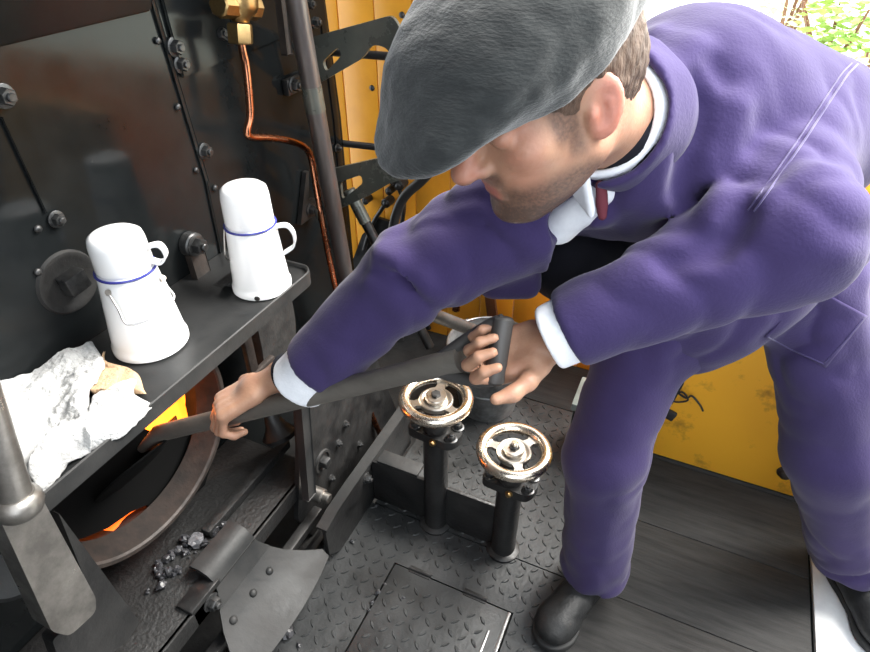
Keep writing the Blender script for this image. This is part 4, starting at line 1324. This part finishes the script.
body.u(rc(hp(.092, -.014, -.079), hp(.092, .014, -.079), .0075), .006)
body.cut(rc(hp(.104, -.020, -.0725), hp(.104, .020, -.0725), .0035), .003)
for s in (-1, 1):   # ears
    tilt = math.radians(20)
    EF = nrm(Fd * math.cos(tilt) + Ud * math.sin(tilt)); EU = nrm(Ud * math.cos(tilt) - Fd * math.sin(tilt))
    EL = nrm(Ld * s + .0 * Fd)
    eN = nrm(EL * .90 + EF * .40); eF = nrm(EF - eN * (EF @ eN)); ER = np.stack([eF, eN, EU])
    ec = hp(-.012, .080 * s, -.006)
    body.u(ell(ec, ER, (.0195, .0085, .033)), .008)
    body.cut(ell(ec + eN * .008 + eF * .003 + EU * .003, ER, (.0125, .0055, .021)), .004)
    body.u(ell(ec + eF * .012 - EU * .006 + eN * .004, ER, (.006, .005, .008)), .005)
    body.u(rc(ec + eN * .004 - eF * .002 + EU * .010, ec + eN * .004 - eF * .006 - EU * .008, .0028), .004)
# neck and trunk
body.u(rc(hp(-.035, 0, -.045), NB, .056, .062), .03)
body.u(rc(NB, CHEST, .060, .07), .05)
body.u(rc(LS, RS, .042), .05)
body.u(rc(CHEST, PEL, .08, .075), .05)
body.u(rc(LH, RH, .065), .05)
for a_, b_, c_ in ((LS, LE, LW), (RS, RE, RW)):
    body.u(rc(a_, b_, .052, .044), .03); body.u(rc(b_, c_, .044, .028), .02)
for a_, b_, c_ in ((LH, LK, LA), (RH, RK, RA)):
    body.u(rc(a_, b_, .072, .055), .03); body.u(rc(b_, c_, .055, .038), .02); body.u(rc(c_, c_ - V3([0, .0, .04]), .038, .030), .02)
# right hand over the shaft
vR = nrm(CAM - RHc)
pdn = np.cross(SD, vR); pdn = nrm(pdn if pdn[2] < 0 else -pdn)      # across the shaft, downwards in view
NR = nrm(vR * .72 - pdn * .55); NR = nrm(NR - SD * (NR @ SD) * .9)
onsh = SH0 + SD * ((RHc - SH0) @ SD)
DR = nrm(pdn * .62 + SD * .74 + vR * .05)
palmR = onsh + NR * .033 - pdn * .004
wrR = palmR - nrm(DR - NR * (DR @ NR)) * .075
hand_ops(body, RW * .35 + wrR * .65, palmR, DR, NR, SD, [[38, 66, 42], [44, 68, 44], [48, 70, 46], [52, 72, 48]],
         [((.35, .80, -.25), .040), ((.50, .85, -.35), .030), ((.55, .75, -.45), .026)])
body.u(rc(RW, RW * .3 + wrR * .7, .029, .027), .02)
# left hand round the grip, palm up
vL = nrm(CAM - LHc)
DL = nrm(gc - LW); NL = nrm(-vL * .80 - CU * .25 + CR * .1); NL = nrm(NL - DL * (NL @ DL)); TL = np.cross(DL, NL); TL = nrm(TL if TL @ GD < 0 else -TL)
palmL = gc + NL * .030 - DL * .024
hand_ops(body, palmL - DL * .070, palmL, DL, NL, TL, [[52, 74, 44], [54, 76, 46], [56, 76, 48], [58, 78, 48]],
         [((.55, .55, -.45), .036), ((.80, .40, -.30), .030), ((.95, .10, -.25), .026)])
body.u(rc(LW, palmL - DL * .055, .027, .026), .02)
P_ = np.array([H0, LH, RH, LA, RA, RHc, LHc, LS])
bo = body.obj('body', 'skin', man, P_.min(0) - .16, P_.max(0) + .17, .0033, 1)

# ---- eyes
for s in (-1, 1):
    bm = bmesh.new(); bmesh.ops.create_uvsphere(bm, u_segments=20, v_segments=14, radius=.0115, matrix=Matrix.Translation(Vector(hp(.0800, .034 * s, -.001))))
    link_mesh('eye', bm, 'white_cloth', bo)

# ---- hair and beard
S = Solid()
S.u(ell(hp(-.016, 0, .032), HD, (.101, .0795, .097)), .01)
S.u(rc(hp(-.070, 0, -.01), hp(-.062, 0, -.055), .046, .036), .03)
S.cut(half(hp(.015, 0, 0), -Fd * .96 + Ud * .28) if False else ell(hp(.085, 0, -.055), HD, (.085, .12, .085)), .01)
S.cut(half(hp(0, 0, -.055), Ud), .01)
for s in (-1, 1):
    S.cut(ell(hp(-.010, .085 * s, -.012), HD, (.026, .03, .038)), .006)
S.disp = lambda p: .0022 * vnoise(p * 160, 3)
S.obj('hair', 'hair', man, H0 - .16, H0 + .16, .0033, 1)
q_ = np.empty(len(bo.data.vertices) * 3); bo.data.vertices.foreach_get('co', q_); q_ = q_.reshape(-1, 3)
loc = (q_ - H0) @ HD.T                                     # face forward, left, up
sst = lambda x, a, b: (lambda t: t * t * (3 - 2 * t))(np.clip((x - a) / (b - a), 0, 1))
near = np.linalg.norm(loc, axis=1) < .17
f_, l_, u_ = loc.T
line = -.050 - .30 * np.clip(f_ - .03, 0, .05) - .10 * np.clip(.02 - f_, -.05, .1)
st = sst(line - u_, -.010, .016) * sst(f_, -.035, .010) * sst(u_, -.150, -.120)
st = np.maximum(st, sst(.020 - np.abs(u_ + .055), 0, .012) * sst(f_, .070, .086) * sst(.034 - np.abs(l_), 0, .012) * .9)   # moustache
st = np.maximum(st, sst(f_, .006, .018) * sst(.034 - f_, -.004, .008) * sst(u_, -.06, -.03) * .85)                 # whiskers before the ear
sb = sst(f_, .008, .018) * sst(.052 - f_, 0, .014) * sst(u_, -.040, -.012)
st = np.maximum(st, sb)
lip = sst(.024 - np.abs(l_), 0, .01) * sst(.012 - np.abs(u_ + .072), 0, .006) * sst(f_, .088, .094)
st = np.minimum(1.25, st * (1 + .5 * sst(-.085 - u_, 0, .02))) * (1 - .8 * lip) * near
red = np.maximum.reduce([sst(np.abs(l_), .072, .086) * sst(.05 - np.abs(u_), 0, .02) * .85, sst(f_, .100, .118) * sst(u_, -.062, -.05) * .5, lip, sst(np.abs(l_), .03, .05) * sst(f_, .05, .07) * .3]) * near
att = bo.data.color_attributes.new('skin_mask', 'FLOAT_COLOR', 'POINT')
att.data.foreach_set('color', np.stack([st, red, np.zeros_like(st), np.ones_like(st)], -1).astype(np.float32).ravel())

# ---- flat cap
S = Solid()
S.u(ell(hp(.030, 0, .086), np.stack([nrm(Fd * .95 - Ud * .30), Ld, nrm(Ud * .95 + Fd * .30)]), (.150, .116, .072)), .01)
S.u(ell(hp(-.018, 0, .048), HD, (.108, .090, .085)), .04)
cu_ = nrm(Ud * .92 + Fd * .40)
S.u(ell(hp(.116, 0, .056), np.stack([nrm(Fd * .92 - Ud * .40), Ld, cu_]), (.096, .094, .018)), .04)
S.cut(half(hp(.06, 0, .022), nrm(Ud * .93 + Fd * .26)), .008)
S.cut(ell(hp(-.012, 0, .010), HD, (.098, .077, .088)), .002)
S.disp = lambda p: .004 * vnoise(p * 16, 8) + .0015 * vnoise(p * 60, 2)
cp_ = S.obj('cap', 'cap', man, H0 - .22, H0 + .24, .004, 3)
bm = bmesh.new()
add_lathe(bm, [(.011, 0), (.009, .005), (.002, .007)], hp(.030, 0, .173), Ud, 16)
link_mesh('button', bm, 'cap', cp_)

# ---- shirt: collar and cuffs, dark waistcoat, neckerchief
S = Solid()
nk = nrm(hp(-.035, 0, -.05) - NB)
S.u(rc(NB + nk * .030, NB + nk * .062, .080, .0715), .01)
S.cut(rc(NB + nk * .02, NB + nk * .2, .0655, .062), .003)
S.cut(half(NB + nk * .056, -nk), .004)
S.u(rbox(NB + nk * .004 + Fd * .085 - Ld * .0, np.stack([nrm(Ld), nk, nrm(Fd)]), (.05, .028, .006), .005), .01)
S.obj('shirt_collar', 'white_cloth', man, NB - .2, NB + .2, .0035, 1)
for (E_, W_, rr_, cl_) in ((LE, LW, .050, .030), (RE, RW, .057, .050)):
    d_ = nrm(W_ - E_)
    S = Solid()
    S.u(rc(W_ - d_ * .06, W_ + d_ * .06, rr_ + .001, rr_ - .002), .01)
    S.cut(half(W_ + d_ * cl_, -d_), .006)
    S.cut(rc(W_ + d_ * (cl_ - .014), W_ + d_ * .2, rr_ - .009, rr_ - .012), .004)
    S.cut(half(W_ - d_ * .03, d_), .004)
    S.disp = lambda p: .0016 * vnoise(p * 24, 71)
    S.obj('shirt_cuff', 'white_cloth', man, W_ - .13, W_ + .13, .003, 2)
bm = bmesh.new()
d_ = nrm(wrR - RW); c_ = RW + d_ * .066
Rm = frame(d_)
add_tube(bm, [Vector(c_) + Rm @ Vector((  .033 * math.cos(a), .033 * math.sin(a), 0)) for a in np.linspace(0, 2 * math.pi, 36, endpoint=False)], .0055, 8, closed=True)
link_mesh('wrist_band', bm, 'dark_cloth', man)

front = -BKN
S = Solid()
S.u(ell(CHEST * .70 + PEL * .30 + front * .01, TF, (.125, .22, .09)), .02)
S.u(ell(dep(575, 262, 1.05), np.stack([CR, CU, CF]), (.085, .075, .10)), .03)
S.u(rc(CHEST, NB + front * .03, .09, .06), .05)
S.obj('waistcoat', 'dark_cloth', man, np.minimum(CHEST, PEL) - .3, np.maximum(CHEST, PEL) + .3, .009, 2)
S = Solid()
VA, VB = dep(612, 184, .775), dep(563, 222, .865)
S.u(rc(VA + CF * .040, VB + CF * .034, .022, .030), .02)
S.disp = lambda p: .003 * vnoise(p * 30, 81)
S.obj('shirt_front', 'white_cloth', man, VB - .16, VA + .16, .004, 2)
S = Solid()
S.u(rc(dep(600, 186, .785), dep(603, 216, .81), .008, .0075), .01)
S.disp = lambda p: .002 * vnoise(p * 50, 82)
S.obj('neckerchief', 'tie', man, dep(604, 198, .79) - .06, dep(604, 198, .79) + .06, .003, 2)

# ---- overall jacket
def creases(p, ang, fr, amp, seed):
    w = vnoise(p * 9, seed) * 1.3 + vnoise(p * 23, seed + 1) * .5
    return amp * np.sin((p @ ang) * fr + w * 2.4)
J = Solid()
BACK = dep(705, 118, .92)
def capped(f, c, n, k=.006):
    g = half(c, n)
    return lambda p: -smin(-f(p), -g(p), k)
J.u(rc(LS + SHX * -.03, RS + SHX * .01, .092, .092), .03)
J.u(rc(dep(695, 112, .90), dep(798, 136, .98), .142, .128), .04)
J.u(rc(dep(650, 165, .83), dep(690, 190, .95), .075, .10), .05)
J.u(ell(CHEST * .5 + PEL * .5 + BKN * .005, TF, (.155, .22, .115)), .06)
J.u(rc(NB + CR * .02, dep(695, 112, .90), .072, .11), .05)
J.u(ell(PEL + SPN * .01, TF, (.185, .14, .125)), .06)
J.u(rc(LS, LE, .092, .084), .05)
lD, rD = nrm(LW - LE), nrm(RW - RE)
J.u(capped(rc(LE, LW + lD * .01, .084, .056), LW, lD), .02)
J.u(rc(RS, RE, .088, .072), .05)
J.u(capped(rc(RE, RW + rD * .01, .072, .064), RW, rD), .02)
# hem cut
J.cut(half(PEL - SPN * .12, SPN), .012)
# right front panel hanging down
fa, fb = dep(506, 205, .93), dep(520, 292, 1.02)
fx_ = nrm(dep(548, 250, .97) - dep(492, 250, .97)); fy_ = nrm(fa - fb); fy_ = nrm(fy_ - fx_ * (fy_ @ fx_))
J.u(rbox((fa + fb) / 2, np.stack([fx_, fy_, np.cross(fx_, fy_)]), (.050, .085, .022), .02), .03)
# opening at the chest
J.cut(ell(dep(580, 258, .93), np.stack([CR, CU, CF]), (.055, .040, .13)), .02)
J.cut(rc(dep(590, 235, .78), dep(562, 262, .95), .024, .03), .02)
J.cut(rc(VA - CF * .03, VB - CF * .03, .016, .028), .02)
J.cut(rc(VA + CF * .01, VB + CF * .0, .016, .026), .02)
J.cut(rc(dep(612, 186, .74), dep(582, 240, .82), .014, .022), .02)
J.cut(rc(NB + nk * .045, NB + nk * .3, .076, .09), .015)
J.cut(half(LW + nrm(LW - LE) * .002, -nrm(LW - LE)), .0) if False else None
# folds
def fold(a_, b_, r_, k_=.02, cut=False):
    (J.cut if cut else J.u)(rc(a_, b_, r_, r_ * .6), k_)
el = RE
sR = nrm(RW - RE); up_ = nrm(RE - RS); oR = nrm(np.cross(sR, nrm(CAM - RE)))
if oR @ CU < 0: oR = -oR
def on_sleeve(px_, py_, c_, r_): 
    """point of the ray nearest to c_, pulled to distance r_ in front of it"""
    d_ = ray(px_, py_); d_ = d_ / np.linalg.norm(d_); t_ = (c_ - CAM) @ d_
    b2 = np.linalg.norm(CAM + d_ * t_ - c_)
    return CAM + d_ * (t_ - math.sqrt(max(r_ * r_ - b2 * b2, 0)))
fold(on_sleeve(396, 262, RE, .074), on_sleeve(424, 284, RE, .074), .013)
fold(on_sleeve(424, 284, RE, .074), on_sleeve(478, 276, RE, .085), .011)
fold(on_sleeve(404, 276, RE, .074), on_sleeve(436, 298, RE, .073), .009, .015, True)
fold(on_sleeve(380, 258, RE, .074), on_sleeve(372, 282, RE, .074), .010)
# fold from the collar across the shoulder and the armpit crease
def on_body(px_, py_, lift=0):
    d_ = ray(px_, py_); d_ = d_ / np.linalg.norm(d_); t_ = .35
    for _ in range(60):
        v_ = float(J(np.array([CAM + d_ * t_]))[0]); t_ += v_ * .8
        if abs(v_) < 5e-4 or t_ > 2.5: break
    return CAM + d_ * (t_ - lift)
cr1 = [on_body(668, 34), on_body(700, 58), on_body(722, 86)]
cr2 = [on_body(702, 84), on_body(694, 130), on_body(684, 190)]
cr3 = [on_body(745, 214), on_body(716, 250), on_body(672, 262)]
cr4 = [on_body(848, 74), on_body(806, 138), on_body(752, 214)]
for P, r_ in ((cr1, .011), (cr2, .020), (cr3, .013)):
    for a_, b_ in zip(P[:-1], P[1:]): J.cut(rc(a_, b_, r_), .022)
for P in ([on_body(655, 40), on_body(690, 62), on_body(708, 92)], [on_body(735, 110), on_body(725, 170), on_body(712, 220)]):
    for a_, b_ in zip(P[:-1], P[1:]): J.u(rc(a_, b_, .010, .008), .03)
def limbfold(a, b, r, k, m, ph, amp, prof, seed):
    ab = b - a; L = np.linalg.norm(ab); e0 = ab / L
    e1 = nrm(np.cross(e0, CF)); e2 = np.cross(e0, e1)
    def f(p):
        v = p - a; t = (v @ e0) / L; q = v - np.outer(v @ e0, e0); rad = np.linalg.norm(q, axis=1)
        th = np.arctan2(q @ e2, q @ e1)
        w = np.interp(t, *prof) * np.exp(-np.clip((rad - r) / .05, -3, 3) ** 2)
        ok = w > .02
        out = np.zeros(len(p))
        if ok.any():
            ph_ = k * t[ok] + m * np.sin(th[ok] + ph) + 2.2 * vnoise(p[ok] * 8, seed) + .8 * vnoise(p[ok] * 19, seed + 1)
            out[ok] = -amp * w[ok] * (np.abs(np.sin(ph_)) ** .8 - .5) * (.6 + .5 * vnoise(p[ok] * 6, seed + 2))
        return out
    return f
JF = [limbfold(LE, LW, .075, 9, 2.4, .5, .016, ([-.2, 0, .35, .8, 1], [.9, 1, .8, .4, .3]), 31),
      limbfold(LS, LE, .092, 7, 2.5, 1.2, .015, ([0, .3, .8, 1.1, 1.3], [.2, .4, 1, 1, .4]), 35),
      limbfold(RE, RW, .072, 7, 2.2, 2.1, .013, ([-.2, 0, .3, .75, 1], [1, 1, .6, .35, .6]), 39),
      limbfold(RS, RE, .085, 7, 2.6, .3, .014, ([0, .3, .7, 1.1, 1.3], [.5, .6, 1, 1, .5]), 43),
      limbfold(CHEST, PEL, .15, 5, 2.8, .8, .013, ([-.4, 0, .4, .9, 1.3], [.3, .7, .8, 1, .8]), 47)]
J.disp = lambda p: .0045 * vnoise(p * 8, 21) + .0007 * vnoise(p * 26, 22) + sum(f(p) for f in JF)
P_ = np.array([LS, RS, LE, RE, LW, RW, PEL, BACK])
jk = J.obj('overall_jacket', 'cloth', man, P_.min(0) - .24, P_.max(0) + .24, .0062, 3)

# armhole seam and cuff hems
bm = bmesh.new()
pt = [on_body(x_, y_, .0012) for x_, y_ in zip(np.linspace(858, 754, 26), np.interp(np.linspace(858, 754, 26), [752, 778, 806, 828, 848, 862], [214, 178, 138, 104, 74, 60]))]
add_tube(bm, pt, .0014, 6)
pt = [on_body(x_ - 6, y_ - 1, .0012) for x_, y_ in zip(np.linspace(858, 754, 26), np.interp(np.linspace(858, 754, 26), [752, 778, 806, 828, 848, 862], [214, 178, 138, 104, 74, 60]))]
add_tube(bm, pt, .0010, 6)
link_mesh('armhole_seam', bm, 'seam', jk)
# jacket collar folded at the neck
S = Solid()
S.u(rc(NB - nk * .005, NB + nk * .060, .100, .0865), .01)
S.cut(rc(NB - nk * .1, NB + nk * .3, .080, .0765), .004)
S.cut(half(NB + nk * .056, -nk), .006)
S.cut(ell(NB + Fd * .11 + nk * .02, HD, (.085, .055, .09)), .01)
S.disp = lambda p: .003 * vnoise(p * 22, 41)
S.obj('collar', 'cloth', jk, NB - .2, NB + .2, .005, 2)

# ---- overall trousers
T = Solid()
T.u(ell(PEL - SPN * .01, TF, (.17, .12, .115)), .05)
fwd = nrm(V3([-.45, -.88, 0]))
for (h_, k_, a_, rk, rh, sd) in ((LH, LK, LA, .102, .098, 1), (RH, RK, RA, .090, .092, -1)):
    T.u(rc(h_, k_, .102, rk), .05)
    T.u(rc(k_, a_ + V3([0, 0, .01]), rk, rh), .05)
    T.cut(half(a_ - V3([0, 0, .010]), nrm(V3([0.0, .12, 1.0]))), .01)
TFo = []
for h_, a_, sd_ in ((LH, LA, 61), (RH, RA, 71)):
    TFo.append(limbfold(h_, a_, .10, 1.6, 2.6, .4, .016, ([-.1, .1, .5, .8, 1], [.8, 1, .8, .7, .5]), sd_))
    TFo.append(limbfold(h_, a_, .10, 26, 2.0, 1.4, .016, ([.70, .86, .96, 1.05], [0, .5, 1, .8]), sd_ + 4))
    TFo.append(limbfold(h_, a_, .10, 14, 2.5, 2.4, .011, ([.30, .44, .58, .70], [0, .8, .8, 0]), sd_ + 7))
T.disp = lambda p: .004 * vnoise(p * 7, 51) + .0006 * vnoise(p * 21, 52) + sum(f(p) for f in TFo)
P_ = np.array([LH, RH, LA, RA, PEL])
tr = T.obj('overall_trousers', 'cloth', man, P_.min(0) - .24, P_.max(0) + .24, .007, 3)
def on_solid(S_, px_, py_, lift=0):
    d_ = ray(px_, py_); d_ = d_ / np.linalg.norm(d_); t_ = .5
    for _ in range(80):
        v_ = float(S_(np.array([CAM + d_ * t_]))[0]); t_ += v_ * .7
        if abs(v_) < 5e-4 or t_ > 3: break
    return CAM + d_ * (t_ - lift)
HIP = Solid()
HIP.u(ell(PEL + SPN * .01, TF, (.185, .14, .125)), .06)
HIP.cut(half(PEL - SPN * .12, SPN), .012)
# big patch pocket on the left thigh
def patch(name, quad, parent, th=.003, n=22):
    bm = bmesh.new(); q0 = [np.array(v, float) for v in quad]; g = []
    for i in range(n + 1):
        r_ = []
        for j in range(n + 1):
            u, v = i / n, j / n
            xy = (1 - u) * ((1 - v) * q0[0] + v * q0[1]) + u * ((1 - v) * q0[3] + v * q0[2])
            a_, b_ = on_solid(T, *xy), on_solid(HIP, *xy)
            p_ = a_ if np.linalg.norm(a_ - CAM) < np.linalg.norm(b_ - CAM) else b_
            d_ = nrm(CAM - p_)
            r_.append(bm.verts.new(Vector(p_ + d_ * th)))
        g.append(r_)
    for i in range(n):
        for j in range(n): bm.faces.new((g[i][j], g[i + 1][j], g[i + 1][j + 1], g[i][j + 1]))
    ex = bmesh.ops.extrude_face_region(bm, geom=bm.faces[:])
    for e in ex['geom']:
        if isinstance(e, bmesh.types.BMVert): e.co -= Vector(nrm(CAM - np.array(e.co))) * (th * 1.6)
    return link_mesh(name, bm, 'cloth', parent, angle=180)
pk = patch('patch_pocket', [(764, 337), (826, 368), (868, 316), (816, 288)], tr)
def hip_pt(x_, y_):
    a_, b_ = on_solid(T, x_, y_), on_solid(HIP, x_, y_)
    p_ = a_ if np.linalg.norm(a_ - CAM) < np.linalg.norm(b_ - CAM) else b_
    return p_ + nrm(CAM - p_) * .004
bm = bmesh.new()
sp_ = [(768, 337), (790, 349), (824, 364), (845, 341), (863, 319)]
add_tube(bm, [hip_pt(float(np.interp(t_, range(5), [c[0] for c in sp_])), float(np.interp(t_, range(5), [c[1] for c in sp_]))) for t_ in np.linspace(0, 4, 33)], .0013, 6)
link_mesh('stitching', bm, 'seam', pk)

# ---- boots
def boot(ank, toe, label=None):
    heel = np.array([ank[0], ank[1], 0]); d_ = nrm(V3([toe[0] - heel[0], toe[1] - heel[1], 0])); L = .205
    sd_ = nrm(np.cross([0, 0, 1], d_)); R = np.stack([d_, sd_, V3([0, 0, 1.])])
    c = heel
    S = Solid()
    S.u(rc(c + V3([0, 0, .13]), c + V3([0, 0, .075]) , .050, .046), .01)
    S.u(ell(c - d_ * .015 + V3([0, 0, .055]), R, (.062, .041, .055)), .02)
    S.u(ell(c + d_ * .085 + V3([0, 0, .052]), R, (.10, .051, .050)), .03)
    S.u(ell(c + d_ * .152 + V3([0, 0, .048]), R, (.066, .057, .045)), .02)
    S.cut(half(V3([0, 0, .020]), [0, 0, 1]), .004)
    S.disp = lambda p: .0015 * vnoise(p * 40, 61)
    lo = np.minimum(heel, heel + d_ * .3) - .14; hi = np.maximum(heel, heel + d_ * .3) + .14; hi[2] = .22; lo[2] = -.05
    bt = S.obj('boot', 'boot', man, lo, hi, .0045, 1)
    S = Solid()
    S.u(ell(c - d_ * .015, R, (.068, .045, .10)), .01); S.u(ell(c + d_ * .152, R, (.072, .0615, .10)), .01); S.u(ell(c + d_ * .07, R, (.10, .044, .10)), .02)
    S.cut(half(V3([0, 0, .0025]), [0, 0, 1]), .003); S.isect(half(V3([0, 0, .024]), [0, 0, 1]), .003)
    S.obj('sole', 'sole', bt, lo, hi, .004, 1)
    bm = bmesh.new()
    for k, f_ in enumerate((.050, .072, .094)):
        pts = []
        for s_ in np.linspace(-1, 1, 9):
            p0_ = c + d_ * (f_ + .008 * s_) + sd_ * s_ * .022; z_ = .13
            S2 = S
            pts.append(V3([p0_[0], p0_[1], .104 - (f_ - .05) * .28 - .010 * s_ * s_]))
        add_tube(bm, pts, .0025, 6)
    link_mesh('laces', bm, 'sole', bt)
    bm = bmesh.new()
    for f_ in (.050, .072, .094):
        for s_ in (-1, 1):
            p0_ = c + d_ * f_ + sd_ * s_ * .024
            add_lathe(bm, [(.0045, 0), (.0035, .002)], (p0_[0], p0_[1], .098 - (f_ - .05) * .28), (sd_[0] * s_ * .6, sd_[1] * s_ * .6, 1), 10)
    link_mesh('eyelets', bm, 'wire', bt)
rt = onz(545, 640, .02); lt = onz(888, 650, .02)
boot(RA + V3([-.005, -.02, 0]), rt)
boot(LA + V3([0.02, -.01, 0]), lt)
